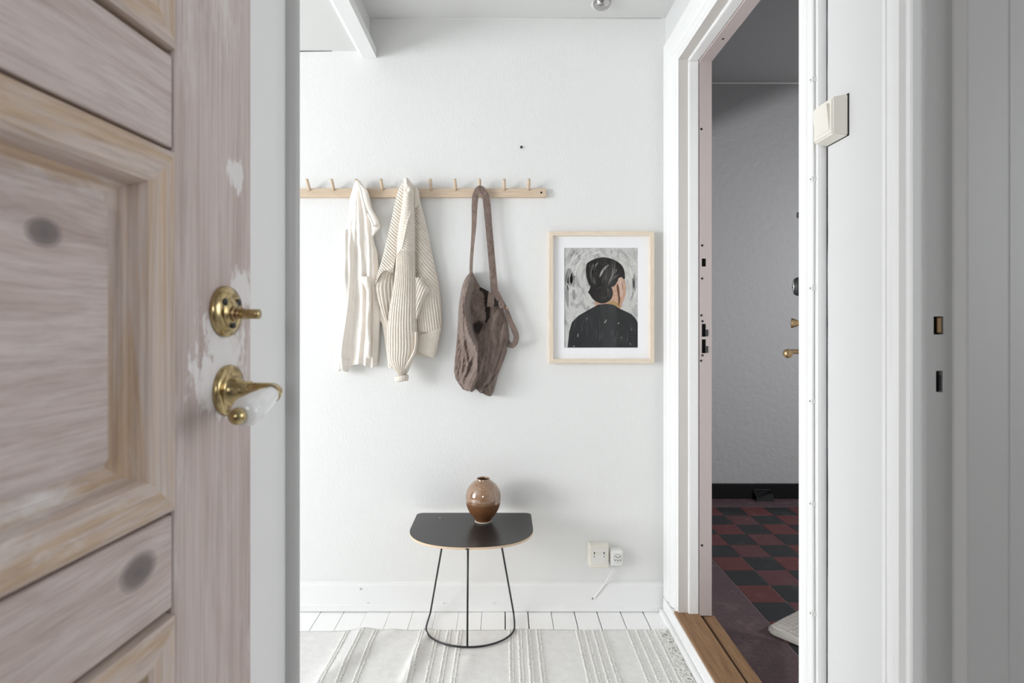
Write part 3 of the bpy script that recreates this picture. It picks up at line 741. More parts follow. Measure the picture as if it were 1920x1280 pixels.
# ---- cream shirt
shirt = empty('shirt', (wx(668), WB, wz(345)), 'thin cream cotton shirt hanging from a peg beside the knitted cardigan', 'shirt')
LB = [(335, 664), (341, 661), (352, 657), (366, 651), (390, 648), (415, 644), (432, 640), (450, 640), (480, 639), (520, 638), (560, 637), (600, 635), (640, 634), (692, 636)]
RB = [(335, 672), (342, 676), (352, 684), (370, 690), (395, 692), (420, 694), (440, 695), (452, 697), (468, 702), (500, 705), (540, 707), (580, 707.5), (610, 707), (650, 705), (688, 701)]
folds = [([(335, 667), (430, 663), (520, 661), (690, 652)], 4, .007), ([(335, 669), (430, 672), (520, 677), (600, 677), (690, 670)], 5, .011), ([(335, 670), (400, 683), (470, 690), (600, 688), (690, 683)], 4, .008),
         ([(335, 671), (430, 692), (520, 698), (690, 696)], 4, .006), ([(335, 665), (430, 652), (560, 644), (690, 644)], 6, .006)]
def shirt_front(x, y, u, t):
    d = 0.016 + 0.020 * hump(u, 0.6) + 0.014 * math.exp(-((y - 340) / 26) ** 2)
    for line, w, a in folds: d += a * ridge(x, y, line, w, 0.55) * sstep(338, 380, y) * 0.9
    d += 0.0045 * noise.noise((x * 0.11, y * 0.022, 1.3)) + 0.0015 * noise.noise((x * 0.3, y * 0.1, 4.3))
    return d
sheet('shirt_body', LB, RB, 335.5, 684, shirt_front, lambda x, y, u, t: 0.010 + 0.018 * math.exp(-((y - 340) / 30) ** 2), 90, 150, M_shirt, shirt,
      bottom=lambda u: 6 * math.sin(u * 9) * (0.4 + u) * 0.5 + 2)
LS = [(428, 641), (440, 636.5), (452, 638), (480, 637.5), (510, 636), (560, 633), (600, 630), (630, 627), (650, 625), (664, 620.5), (676, 618), (688, 624), (697, 631)]
RS = [(428, 657), (440, 661), (470, 663), (510, 663), (550, 660), (575, 661), (600, 660), (630, 658), (655, 655), (668, 654), (680, 652), (697, 648)]
def sleeve_front(x, y, u, t):
    d = 0.030 + 0.024 * hump(u, 0.55) * sstep(424, 470, y)
    d += 0.007 * ridge(x, y, [(430, 645), (520, 646), (600, 650), (690, 634)], 4) + 0.006 * ridge(x, y, [(430, 655), (560, 655), (640, 642), (690, 642)], 3)
    for yc_ in (562, 567, 572, 577, 582): d += 0.0022 * math.exp(-((y - yc_ - (x - 645) * 0.12) / 1.4) ** 2) * sstep(632, 640, x)
    d += 0.004 * math.exp(-((y - 668) / 3.5) ** 2) - 0.005 * math.exp(-((y - 673 - (x - 635) * .15) / 2.5) ** 2)
    d += 0.005 * noise.noise((x * 0.13, y * 0.03, 7.3)) + 0.003 * noise.noise((x * 0.2, y * 0.15, 5.5)) * sstep(640, 680, y)
    return d
sheet('sleeve', LS, RS, 428, 693, sleeve_front, lambda x, y, u, t: 0.026, 50, 150, M_shirt, shirt, bottom=lambda u: 3 * math.sin(u * 7 + 1) + 2)
LN = [(338, 667), (346, 672), (360, 676), (380, 680.5), (400, 689), (412, 695), (424, 699)]
RN = [(338, 671), (346, 677), (356, 687), (372, 690), (390, 695), (404, 701), (413, 706), (420, 707.5), (424, 706.5)]
sheet('neckband', LN, RN, 338, 424, lambda x, y, u, t: 0.050 + 0.008 * hump(u, 0.4) + 0.004 * math.exp(-((u - 0.07) / 0.05) ** 2), lambda x, y, u, t: 0.044, 24, 60, M_shirt, shirt,
      bottom=lambda u: -5 * u)
LN2 = [(398, 685), (415, 692), (428, 694), (440, 695)]; RN2 = [(398, 700), (410, 706), (424, 709), (432, 703), (440, 697)]
sheet('yoke_flap', LN2, RN2, 398, 440, lambda x, y, u, t: 0.036 + 0.006 * hump(u), lambda x, y, u, t: 0.030, 16, 30, M_shirt, shirt)
LP = [(525, 676), (545, 686), (560, 687), (580, 688), (600, 686), (630, 684), (660, 683), (668, 682)]; RP = [(525, 691), (545, 694), (570, 694), (590, 692), (605, 692), (640, 694), (668, 693)]
sheet('button_placket', LP, RP, 518, 669, lambda x, y, u, t: 0.050 + 0.007 * hump(u, 0.5) + 0.003 * noise.noise((x * 0.2, y * 0.09, 2.2)), lambda x, y, u, t: 0.042, 20, 90, M_shirt, shirt, bottom=lambda u: 3 * u)

# ---- knitted cardigan
swt = empty('cardigan', (wx(763), WB, wz(345)), 'chunky ribbed oatmeal knit cardigan hanging from a peg with its sleeve in front', 'cardigan')
PT = 5.0
# left shoulder panel, slanted ribs
LA = [(337, 758), (345, 752), (358, 744), (380, 738), (415, 730), (455, 721), (490, 712), (512, 705), (540, 700)]
RA = [(337, 762), (345, 760), (380, 758), (440, 748), (500, 742), (540, 736)]
def fa(x, y, u, t):
    d = 0.020 + 0.036 * hump(0.04 + u * 0.62, 0.7) + 0.012 * math.exp(-((y - 340) / 30) ** 2)
    d += 0.0078 * ribs(x * 0.62 - y * 0.72 + 0.0009 * (x - 740) * (y - 420), 4.7)
    d += 0.006 * math.exp(-((y - (528 - (x - 700) * 0.75)) / 4.0) ** 2) * sstep(480, 500, y)
    return d
sheet('left_front', LA, RA, 337, 536, fa, lambda x, y, u, t: 0.012, 84, 240, M_knit, swt, bottom=lambda u: -30 * math.sin(min(1, u * 1.15) * math.pi / 2 * 1.35))
# left inner body below the fold
LC = [(505, 718), (522, 706), (535, 701.5), (550, 703), (566, 707), (590, 715), (606, 723), (615, 727)]
RC = [(505, 738), (560, 737), (600, 733), (615, 731)]
sheet('left_underarm', LC, RC, 505, 614, lambda x, y, u, t: 0.018 + 0.028 * (1 - u) * hump(u + 0.04 if u < .5 else u, 0.35) + 0.005 * ribs((u + 0.15 * t) * 30 * (1 - 0.35 * t) + 3, PT) , lambda x, y, u, t: 0.010, 64, 120, M_knit, swt)
LH = [(560, 707), (600, 708), (614, 722)]; RH = [(560, 735), (614, 738)]
sheet('back_hem', [(575, 708), (600, 707), (608, 712), (690, 724), (693, 726)], [(575, 738), (610, 738), (693, 735)], 575, 692, lambda x, y, u, t: 0.016 + 0.006 * hump(u) + 0.002 * ribs(x, 4), lambda x, y, u, t: 0.008, 30, 60, M_knit, swt)
# right body panel
LD = [(352, 774), (380, 776), (440, 774), (520, 775), (560, 776), (640, 778)]
RD = [(352, 783), (375, 785.5), (400, 792), (430, 799), (460, 805), (490, 811.5), (520, 818), (545, 822), (575, 825.5), (610, 826), (640, 824)]
def fd(x, y, u, t):
    d = 0.014 + 0.030 * hump(0.36 + u * 0.62, 0.6)
    d += 0.0068 * ribs(x * 0.66 - y * 0.60, 4.6) * sstep(545, 520, y - (x - 780) * 0.8 + 10) 
    d += 0.0068 * ribs(x - (y - 540) * 0.12, 4.8) * sstep(520, 545, y - (x - 780) * 0.8 + 10)
    d -= 0.010 * math.exp(-((x - 779) / 5.0) ** 2)
    return d
sheet('right_front', LD, RD, 353, 626, fd, lambda x, y, u, t: 0.008, 100, 280, M_knit, swt, bottom=lambda u: -6 * (1 - u))
# lower right sleeve with a finer cuff
LE = [(520, 776), (560, 777), (590, 779), (600, 779)]
RE = [(520, 790), (532, 797), (540, 803), (548, 803.5), (556, 797), (575, 790), (600, 782)]
sheet('sleeve_fold', LE, RE, 520, 598, lambda x, y, u, t: 0.046 + 0.020 * hump(u * 0.9 + 0.08, 0.6) + 0.0065 * ribs(x * 0.9 + y * 0.38, 4.8), lambda x, y, u, t: 0.036, 50, 90, M_knit, swt)
LG = [(545, 797), (575, 790), (600, 781), (632, 780)]; RG = [(545, 803), (580, 800), (615, 800.5), (632, 800)]
sheet('inner_hem', LG, RG, 545, 629, lambda x, y, u, t: 0.034 + 0.004 * hump(u) + 0.0034 * ribs(x * 0.9 - y * 0.42, 2.9) + 0.004 * math.exp(-((t - 0.985) / 0.015) ** 2), lambda x, y, u, t: 0.026, 60, 100, M_knit, swt, bottom=lambda u: 3 - 6 * u)
LI = [(600, 779), (640, 779), (660, 779)]; RI = [(600, 826.5), (612, 826), (622, 823.5), (640, 820), (660, 815), (672, 813)]
sheet('right_cuff', LI, RI, 612, 666, lambda x, y, u, t: 0.030 + 0.020 * hump(0.2 + u * 0.78, 0.6) + 0.0024 * ribs(x * 0.94 + (y - 620) * 0.30, 2.5), lambda x, y, u, t: 0.020, 110, 60, M_knit, swt,
      bottom=lambda u: -9 + 16 * u, top=lambda u: 20 - 18 * u)
sheet('dark_hem', [(640, 778), (672, 779)], [(640, 800), (672, 803)], 640, 668, lambda x, y, u, t: 0.018 + 0.001 * ribs(x, 3), lambda x, y, u, t: 0.010, 24, 16, M_knit, swt, bottom=lambda u: 3 * u)
# front sleeve: shoulder ribs run across, then long vertical ribs
LF = [(338, 758.5), (346, 757.5), (360, 757), (395, 752), (420, 748), (450, 744.5), (475, 743), (505, 741), (530, 738.5), (560, 733), (590, 728.5), (620, 726), (650, 725.5), (672, 727), (684, 733), (694, 741), (704, 748)]
RF = [(338, 768), (344, 773), (352, 775), (385, 776), (395, 776), (430, 777), (470, 777.5), (520, 778.5), (560, 780), (600, 781), (632, 781), (655, 779), (672, 774), (688, 768), (704, 761)]
SEAM = [(384, 776), (400, 772), (420, 766), (440, 762), (458, 758), (468, 755), (478, 746), (484, 741)]
def ff(x, y, u, t):
    d = 0.050 + 0.030 * hump(u, 0.55) + 0.008 * math.exp(-((y - 345) / 20) ** 2)
    s = smooth_interp(y, SEAM) if y > 384 else 776
    up = sstep(s + 1.5, s - 1.5, x) * sstep(486, 478, y)
    low = sstep(468, 472, y) * (1 - up)
    mid = (1 - up) * (1 - low)
    d += up * 0.0070 * ribs(y - (x - 757) * 0.30 + 0.022 * (x - 757) ** 2, 5.0)
    d += low * 0.0076 * ribs(u * 56 * (1 - 0.10 * sstep(600, 690, y)) + 1.5, 5.1)
    d += mid * 0.0065 * ribs(y - (x - 757) * 0.55, 4.8)
    if 384 < y < 486: d += 0.004 * math.exp(-((x - s) / 1.3) ** 2)
    d += 0.004 * math.exp(-((y - 469.5) / 1.4) ** 2) * sstep(755, 758, x)
    d -= 0.014 * math.exp(-(((x - 765) / 4.5) ** 2 + ((y - 358) / 4.0) ** 2))
    d += 0.008 * math.exp(-((x - 766) / 5) ** 2) * sstep(362, 346, y)
    return d
sheet('front_sleeve', LF, RF, 338, 703, ff, lambda x, y, u, t: 0.046, 120, 330, M_knit, swt)
LK = [(350, 773), (362, 774), (388, 776.5)]; RK = [(350, 781.5), (362, 783.5), (380, 784.5), (388, 778)]
sheet('collar_band', LK, RK, 350, 388, lambda x, y, u, t: 0.050 + 0.004 * hump(u, 0.4) + 0.0012 * ribs(y, 2.2), lambda x, y, u, t: 0.040, 20, 60, M_knit, swt)
LEd = [(620, 779), (645, 778.5), (662, 773.5), (680, 763), (695, 754), (708, 748.5)]; REd = [(620, 783.5), (645, 783), (664, 779), (682, 769.5), (697, 760.5), (708, 756)]
sheet('sleeve_edge', LEd, REd, 622, 707, lambda x, y, u, t: 0.070 + 0.012 * hump(u, 0.5), lambda x, y, u, t: 0.058, 14, 50, M_knit, swt)
# rolled cuff: a short ring
v = []; f = []; n_ = 96
for j, (rr, zz) in enumerate([(1.0, 705), (1.06, 703.5), (1.1, 706), (1.06, 711), (1.0, 714.5), (0.93, 714), (0.93, 706)]):
    for i in range(n_):
        a = 2 * math.pi * i / n_
        bump_ = 1 + 0.05 * ribs(i, 6.0) * (1 if j in (2, 3, 4) else 0)
        v.append((wx(753.5 + 11.6 * rr * bump_ * math.cos(a)), WB - 0.066 - 0.019 * rr * bump_ * math.sin(a) * -1, wz(zz - 4.5 * math.cos(a) * 0.35 + 1.0 * math.sin(a))))
for j in range(7):
    for i in range(n_):
        q = (i + 1) % n_; j2 = (j + 1) % 7
        f.append((j * n_ + i, j * n_ + q, j2 * n_ + q, j2 * n_ + i))
mesh('sleeve_cuff', v, f, M_knit, swt, smooth=True)

# ---- brown linen bag
bag = empty('tote_bag', (wx(899), WB, wz(352)), 'dark brown linen shoulder bag hanging from a peg by its long strap', 'bag')
BLf = [(508, 881), (520, 872.5), (530, 868), (548, 864.5), (564, 862), (590, 859), (616, 857), (640, 855), (659, 853.5), (690, 851), (707, 850), (719, 857), (730, 866), (745, 880)]
BRt = [(508, 885), (530, 895.5), (547, 905), (556, 908.5), (570, 909.5), (585, 910.5), (602, 911), (612, 908), (625, 902), (640, 898), (700, 896), (745, 895)]
RID = [(508, 884), (540, 878), (560, 874), (580, 872), (600, 876), (625, 881), (645, 891), (660, 898), (675, 902.5), (690, 900), (705, 893), (720, 886), (745, 884)]
def flin(x, y):
    return 0.0045 * noise.noise((x * 0.10, y * 0.05, 3.1)) + 0.0040 * noise.noise((x * 0.22 + y * 0.1, y * 0.13, 8.1)) + 0.0018 * noise.noise((x * 0.5, y * 0.4, 2.1))
def crumple(x, y):
    d = 0.0
    for (line, w, a) in (([(600, 866), (660, 868), (730, 862)], 3, .007), ([(560, 868), (640, 870), (690, 876), (715, 868)], 3, .009), ([(660, 888), (690, 876), (716, 866)], 3.0, .009), ([(690, 893), (712, 880), (728, 872)], 3, .009)):
        d += a * ridge(x, y, line, w) * sstep(line[0][0] - 12, line[0][0] + 6, y)
    return d
MLf = [(545, 905), (560, 900), (600, 885), (640, 870), (690, 853), (707, 851), (719, 857), (730, 866), (736, 880), (741, 905), (745, 918)]
MRt = [(545, 934), (560, 940), (575, 944), (587, 948), (600, 952), (612, 953.5), (633, 955), (647, 951.5), (664, 950), (685, 943), (709, 934.5), (728, 928.5), (736, 926), (745, 922)]
def fm(x, y, u, t):
    d = 0.016 + 0.030 * hump(u, 0.6) * (0.7 + 0.3 * sstep(560, 640, y))
    d += 0.016 * ridge(x, y, RID, 17, 0.34) * sstep(655, 690, y)
    for (line, w, a) in (([(560, 922), (640, 928), (700, 915)], 5, .010), ([(580, 935), (640, 918), (705, 908)], 4, .009), ([(600, 948), (640, 940), (690, 925), (735, 900)], 4, .011), ([(640, 948), (690, 932), (725, 905), (740, 895)], 3, .009), ([(690, 940), (722, 918), (732, 902)], 2.5, .009), ([(600, 915), (660, 908), (700, 900)], 5, .005)):
        d += a * ridge(x, y, line, w, 0.7) * sstep(line[0][0] - 6, line[0][0] + 10, y)
    d -= 0.010 * math.exp(-(((x - 905) / 9) ** 2 + ((y - 600) / 30) ** 2))
    return d + flin(x, y)
def bag_bottom(u):
    return interp(u, [(0, -33), (0.10, -22), (0.22, -11), (0.38, -8), (0.52, -15), (0.62, -8), (0.82, 0), (0.93, 3), (1, -8)])
sheet('bag_back', [(545, 915), (560, 915.5), (590, 915), (606, 908), (620, 890), (640, 867), (690, 852), (705, 850.5), (742, 851)], [(545, 934), (560, 940), (575, 944), (587, 948), (600, 952), (612, 953.5), (633, 955), (647, 951.5), (664, 950), (685, 943), (709, 934.5), (742, 926)], 547, 742, fm, lambda x, y, u, t: 0.006, 110, 190, M_linen, bag,
      bottom=bag_bottom, top=lambda u: interp(u, [(0, 0), (0.2, 3), (0.5, 0), (1, 6)]))
def ff2(x, y, u, t):
    d = 0.026 + 0.070 * ridge(x, y, RID, 14, 0.36) * sstep(505, 545, y) + 0.010 * hump(u, 0.4)
    d -= 0.004 * math.exp(-((y - (542 + (895 - x) * 0.55)) / 1.2) ** 2) * sstep(870, 874, x)          # hem seam
    d += 0.010 * math.exp(-(((x - 888) / 8) ** 2 + ((y - 580) / 7) ** 2)) + 0.012 * math.exp(-(((x - 900) / 8) ** 2 + ((y - 593) / 8) ** 2))
    d -= 0.046 * math.exp(-(((x - 897) / 6) ** 2 + ((y - 615) / 8) ** 2))
    d *= 1 - 0.12 * sstep(690, 735, y)
    return d + flin(x, y) * 1.1 + crumple(x, y)
sheet('bag_front', BLf, BRt, 508, 736, ff2, lambda x, y, u, t: 0.010, 90, 230, M_linen, bag, bottom=lambda u: interp(u, [(0, -8), (0.3, -6), (0.6, -3), (0.85, -6), (1, -12)]))
# dark mouth of the bag
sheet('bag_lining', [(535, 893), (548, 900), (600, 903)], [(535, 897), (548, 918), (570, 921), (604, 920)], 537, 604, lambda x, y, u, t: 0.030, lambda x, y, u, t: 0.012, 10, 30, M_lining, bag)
sheet('fold_shade', [(606, 889), (612, 889), (618, 891), (624, 895)], [(606, 904), (612, 904), (618, 901), (624, 898)], 606, 624, lambda x, y, u, t: 0.046 + 0.006 * t, lambda x, y, u, t: 0.03, 8, 10, M_lining, bag)  # dark patch standing in for the shade deep in the fold
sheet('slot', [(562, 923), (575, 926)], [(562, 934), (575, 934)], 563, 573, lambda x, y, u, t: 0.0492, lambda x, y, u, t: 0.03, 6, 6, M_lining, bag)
def band(name, pts, w, nrm_off, mat, parent, thick=0.0016, n=60):
    """flat strap: pts = (x, y, off wall, width px, twist) in photo positions"""
    cen = spline([(wx(a), WB - c_, wz(b)) for a, b, c_, _, _ in pts], n)
    v = []; f = []
    m = len(pts) - 1
    for i, p in enumerate(cen):
        t = i / n * m; k_ = min(int(t), m - 1); s = t - k_
        wd = (pts[k_][3] + (pts[k_ + 1][3] - pts[k_][3]) * s) * ZR / F / 2
        tw = pts[k_][4] + (pts[k_ + 1][4] - pts[k_][4]) * s
        d = (cen[min(i + 1, n)] - cen[max(i - 1, 0)]).normalized()
        side = d.cross(Vector((0, 1, 0))).normalized()
        if side.x < 0: side = -side
        nn = side.cross(d).normalized()
        s2 = side * math.cos(tw) + nn * math.sin(tw); n2 = s2.cross(d).normalized()
        for q in ((-1, -1), (-0.5, -1.3), (0.5, -1.3), (1, -1), (1, 1), (-1, 1)):
            v.append(p + s2 * (wd * q[0]) + n2 * (thick * q[1] / 2))
    for i in range(n):
        for j in range(6):
            q = (j + 1) % 6; f.append((i * 6 + j, i * 6 + q, i * 6 + 6 + q, i * 6 + 6 + j))
    f += [tuple(range(6)), tuple(n * 6 + j for j in range(6))]
    return mesh(name, v, f, mat, parent, smooth=False)
band('strap', [(882.5, 514, .038, 6, .2), (883, 490, .036, 6, .3), (885, 460, .034, 6.5, .5), (888, 420, .032, 9, .3), (889, 385, .032, 11, .2), (891, 365, .036, 12, .0), (896, 354, .042, 12, .0), (900, 352, .043, 12, 0),
               (904, 354, .042, 12, .0), (910, 365, .036, 14, .0), (913, 385, .034, 14, .1), (916, 420, .034, 13, .2), (920, 465, .036, 13, .2), (924, 510, .040, 13, .1), (927.5, 552, .046, 14, 0)], 0, 0, M_linen, bag, 0.003, 160)
band('strap_tab', [(921, 548, .046, 12, 0), (920.5, 560, .047, 13, 0), (919, 575, .050, 13, 0)], 0, 0, M_linen, bag, 0.003, 24)
band('strap_tab', [(930, 548, .045, 12, 0), (937, 562, .047, 11, 0), (942, 577, .050, 9, 0)], 0, 0, M_linen, bag, 0.003, 24)
band('side_strap', [(933, 550, .036, 5, .6), (942, 565, .038, 6, .6), (950, 582, .042, 8, .4), (957, 602, .044, 10, .2), (964, 618, .044, 11, .1), (968, 631, .043, 11, .1), (966, 642, .038, 11, .0), (960, 648, .03, 11, -.2), (953, 645, .02, 11, -.2), (949, 638, .014, 11, 0)], 0, 0, M_linen, bag, 0.0025, 80)
p = px(950, 577, 2.12); box('strap_ring', p.x - 0.004, p.x + 0.003, p.y - 0.003, p.y + 0.002, p.z - 0.004, p.z + 0.004, M_brass_dk, bag, 0.0012)

# ------------------------------------------------------------------ nail in the wall
p = px(976.5, 277.5, WB)
lathe('wall_nail', [(0.0018, -0.002), (0.0018, 0.006), (0.0052, 0.0068), (0.0055, 0.008), (0.0001, 0.0088)], (p.x, WB, p.z), (0.3, -1, 0.25), M_steel_blk, None, 14)
tag(bpy.data.objects['wall_nail'], 'small bare metal nail in the white wall above the peg rail', 'nail')

# ------------------------------------------------------------------ framed portrait
pf = empty('framed_picture', (0.374, WB, 1.0), 'pale wood framed portrait of a dark-haired woman from behind on the white wall', 'picture')
ZF = 2.148
A = px(1029, 433.5, ZF); B = px(1227, 681, ZF)
fw = 8.3 * ZF / F
x0, x1, z1, z0 = A.x, B.x, A.z, B.z
def frame_member(name, a, b_, mat):
    prof_ = [(0, 0), (0, 0.0205), (0.0008, 0.0215), (fw - 0.0008, 0.0215), (fw, 0.0205), (fw, 0.004), (fw - 0.003, 0.004), (fw - 0.003, 0)]
    cs_ = {'bl': lambda t, d: (x0 + t, WB - 0.001 - d, z0 + t), 'br': lambda t, d: (x1 - t, WB - 0.001 - d, z0 + t), 'tr': lambda t, d: (x1 - t, WB - 0.001 - d, z1 - t), 'tl': lambda t, d: (x0 + t, WB - 0.001 - d, z1 - t)}
    casing_part(name, prof_, [cs_[a], cs_[b_]], pf, mat)
frame_member('frame_rail', 'bl', 'br', M_frame_h); frame_member('frame_rail', 'tl', 'tr', M_frame_h)
frame_member('frame_stile', 'bl', 'tl', M_frame); frame_member('frame_stile', 'br', 'tr', M_frame)
box('backing_board', x0 + fw - 0.003, x1 - fw + 0.003, WB - 0.0045, WB - 0.0012, z0 + fw - 0.003, z1 - fw + 0.003, M_ply, pf)
ZM = WB - 0.0090                          # mount surface
wl_ = px(1058, 464.5, ZM); wr_ = px(1196, 652, ZM)
mm = wall('mount', 'y', ZM, ZM + 0.0016, x0 + fw - 0.0028, x1 - fw + 0.0028, z0 + fw - 0.0028, z1 - fw + 0.0028, [(wl_.x, wr_.x, wr_.z, wl_.z)], M_mat)
mm.parent = pf; mm.matrix_parent_inverse = Matrix.Translation(-pf.location); del mm['kind']
def brushed(name, stops, sc=(60, 60, 60), base=1.0, rot=0.0):
    m, n, l, b = new_mat(name, stops[0][1], 0.75, spec=0.2)
    v = coords(n, l, sc, (0, rot, 0)); l.new(ramp(n, l, noise_tex(n, l, v, base, 6, 0.7, 1.5), stops), b.inputs['Base Color']); return m
M_pbg = brushed('painted_background', [(0.28, lin((112, 112, 112))), (0.42, lin((178, 177, 175))), (0.55, lin((208, 207, 204))), (0.7, lin((186, 182, 176))), (0.85, lin((224, 222, 219)))], (22, 22, 13), 1.0, 0.4)
M_phair = brushed('painted_hair', [(0.3, lin((24, 23, 23))), (0.55, lin((40, 37, 36))), (0.75, lin((74, 70, 67)))], (70, 70, 26), 1.0, 0.35)
M_pcoat = brushed('painted_coat', [(0.3, lin((36, 37, 38))), (0.6, lin((50, 51, 52))), (0.9, lin((82, 83, 84)))], (90, 90, 22), 1.0, -0.2)
M_pskin = brushed('painted_skin', [(0.3, lin((150, 112, 88))), (0.5, lin((204, 168, 146))), (0.7, lin((176, 136, 104)))], (60, 60, 24), 1.0, 0.2)
M_pear = brushed('painted_ear', [(0.3, lin((198, 166, 150))), (0.7, lin((216, 188, 176)))], (90, 90, 30))
M_pbrown, _, _, _ = new_mat('painted_brown', lin((104, 70, 48)), 0.8)
M_pgold, _, _, _ = new_mat('painted_ochre', lin((176, 142, 96)), 0.8)
M_plight, _, _, _ = new_mat('painted_highlight', lin((168, 166, 164)), 0.8)
M_pmid, _, _, _ = new_mat('painted_midgrey', lin((92, 89, 87)), 0.8)
ZP = ZM + 0.0022
pr = box('print', wl_.x - 0.003, wr_.x + 0.003, ZP, ZP + 0.0008, wr_.z - 0.003, wl_.z + 0.003, M_pbg, pf)
def print_pt(cx_, cy_):                  # photo position inside the print
    q_ = px(1010 + cx_ / 4.571, 420 + cy_ / 4.571, ZP); return q_.x, q_.z
def daub(name, pts, mat, lay, sm=True, lbl=None):
    P_ = pts
    if sm:
        P_ = [(p_.x, p_.y) for p_ in spline([(a, b_, 0) for a, b_ in pts + [pts[0]]], len(pts) * 5)][:-1]
    P_ = [(min(max(a, 219.5), 851), min(max(b_, 205), 1057)) for a, b_ in P_]
    W_ = [print_pt(a, b_) for a, b_ in P_]
    yy_ = ZP - 0.00012 * lay
    bm = bmesh.new()
    vs = [bm.verts.new((a, yy_, b_)) for a, b_ in W_]
    fc = bm.faces.new(vs); bmesh.ops.triangulate(bm, faces=[fc])
    r_ = bmesh.ops.extrude_face_region(bm, geom=bm.faces[:])
    for g_ in r_['geom']:
        if isinstance(g_, bmesh.types.BMVert): g_.co.y += 0.0001
    return frombm(name, bm, mat, pr, label=lbl)
daub('painted_neck', [(505, 560), (480, 690), (560, 720), (695, 724), (716, 680), (740, 620), (748, 560), (735, 470), (690, 455), (640, 520), (600, 560)], M_pskin, 1)
daub('painted_coat', [(247, 1057), (262, 920), (285, 840), (340, 785), (420, 755), (455, 720), (510, 690), (580, 682), (640, 690), (690, 722), (740, 745), (800, 775), (835, 815), (851, 850), (851, 1057)], M_pcoat, 2, False)
daub('painted_hair', [(404, 385), (412, 340), (450, 312), (500, 292), (560, 284), (620, 296), (680, 325), (718, 362), (736, 410), (738, 470), (724, 466), (705, 452), (690, 470), (668, 500), (640, 535), (560, 545), (450, 535), (420, 490), (407, 440)], M_phair, 3)
daub('painted_bun', [(436, 560), (450, 525), (500, 505), (570, 505), (615, 530), (636, 580), (628, 630), (600, 662), (550, 680), (500, 668), (462, 640), (440, 605), (424, 585)], M_phair, 4)
daub('painted_ear', [(684, 462), (716, 458), (724, 500), (716, 540), (724, 580), (706, 630), (694, 620), (690, 560), (676, 510)], M_pear, 4)
daub('painted_shadow', [(676, 505), (690, 550), (694, 610), (700, 640), (690, 700), (684, 690), (680, 620), (668, 540)], M_pbrown, 5)
daub('painted_shadow', [(600, 668), (640, 656), (690, 690), (694, 722), (640, 692), (596, 684)], M_pgold, 2)
for st_ in ([(520, 460), (528, 420), (560, 372), (600, 350), (560, 400), (535, 440)], [(640, 420), (664, 385), (672, 396), (650, 430)], [(470, 390), (486, 350), (506, 330), (492, 370), (480, 410)], [(560, 470), (580, 420), (590, 424), (572, 476)], [(588, 540), (598, 570), (596, 610), (590, 590)], [(616, 500), (640, 455), (690, 430), (645, 470)]):
    daub('hair_highlight', st_, M_plight if st_[0][0] in (520, 470) else M_pmid, 5)
for st_ in ([(560, 845), (580, 815), (583, 822), (568, 850)], [(676, 850), (690, 840), (688, 858)], [(330, 960), (338, 935), (342, 940), (336, 970)], [(290, 1045), (308, 1040), (306, 1050)], [(780, 1010), (792, 1032), (786, 1034)], [(708, 960), (712, 980), (706, 978)], [(795, 890), (802, 910), (796, 912)], [(405, 815), (416, 800), (418, 810)]):
    daub('coat_fleck', st_, M_plight, 3, False)
rs = random.Random(21)
M_pm2, _, _, _ = new_mat('painted_grey_stroke', lin((128, 124, 121)), 0.8)
M_pdk, _, _, _ = new_mat('painted_dark_stroke', lin((58, 55, 53)), 0.8)
M_pbgd, _, _, _ = new_mat('painted_background_shade', lin((150, 149, 148)), 0.8)
M_pbgl, _, _, _ = new_mat('painted_background_light', lin((222, 220, 217)), 0.8)
M_pct, _, _, _ = new_mat('painted_coat_stroke', lin((66, 67, 69)), 0.8)
def stroke(name, a, b_, bend, w, mat, lay):
    ax, ay = a; bx_, by_ = b_; mx, my = (ax + bx_) / 2 - (by_ - ay) * bend, (ay + by_) / 2 + (bx_ - ax) * bend
    up_, dn = [], []
    for i in range(7):
        t = i / 6; X = (1 - t) ** 2 * ax + 2 * t * (1 - t) * mx + t * t * bx_; Y = (1 - t) ** 2 * ay + 2 * t * (1 - t) * my + t * t * by_
        dx, dy = 2 * (1 - t) * (mx - ax) + 2 * t * (bx_ - mx), 2 * (1 - t) * (my - ay) + 2 * t * (by_ - my); q_ = math.hypot(dx, dy) or 1
        ww = w * (0.25 + math.sin(math.pi * min(1, t * 0.95 + 0.05))) * (0.8 + 0.4 * rs.random())
        up_.append((X - dy / q_ * ww, Y + dx / q_ * ww)); dn.append((X + dy / q_ * ww, Y - dx / q_ * ww))
    daub(name, up_ + dn[::-1], mat, lay, False)
for i in range(26):                                    # swept-up hair
    t = rs.random(); a = (540 + (t - 0.5) * 150, 520 + rs.uniform(-25, 10)); b_ = (430 + t * 250 + rs.uniform(-15, 15), 300 + 60 * abs(t - 0.45) + rs.uniform(5, 60))
    stroke('hair_stroke', a, b_, (t - 0.5) * 0.5, rs.uniform(1.5, 4), M_pdk if i % 4 else M_pm2, 5 + (i % 3))
for i in range(9):                                     # bun
    a0_ = rs.uniform(0, 6.28); r_ = rs.uniform(35, 80)
    stroke('bun_stroke', (535 + r_ * math.cos(a0_), 592 + r_ * 0.85 * math.sin(a0_)), (535 + r_ * math.cos(a0_ + 1), 592 + r_ * 0.85 * math.sin(a0_ + 1)), -0.25, rs.uniform(1.5, 3.5), M_pdk, 6)
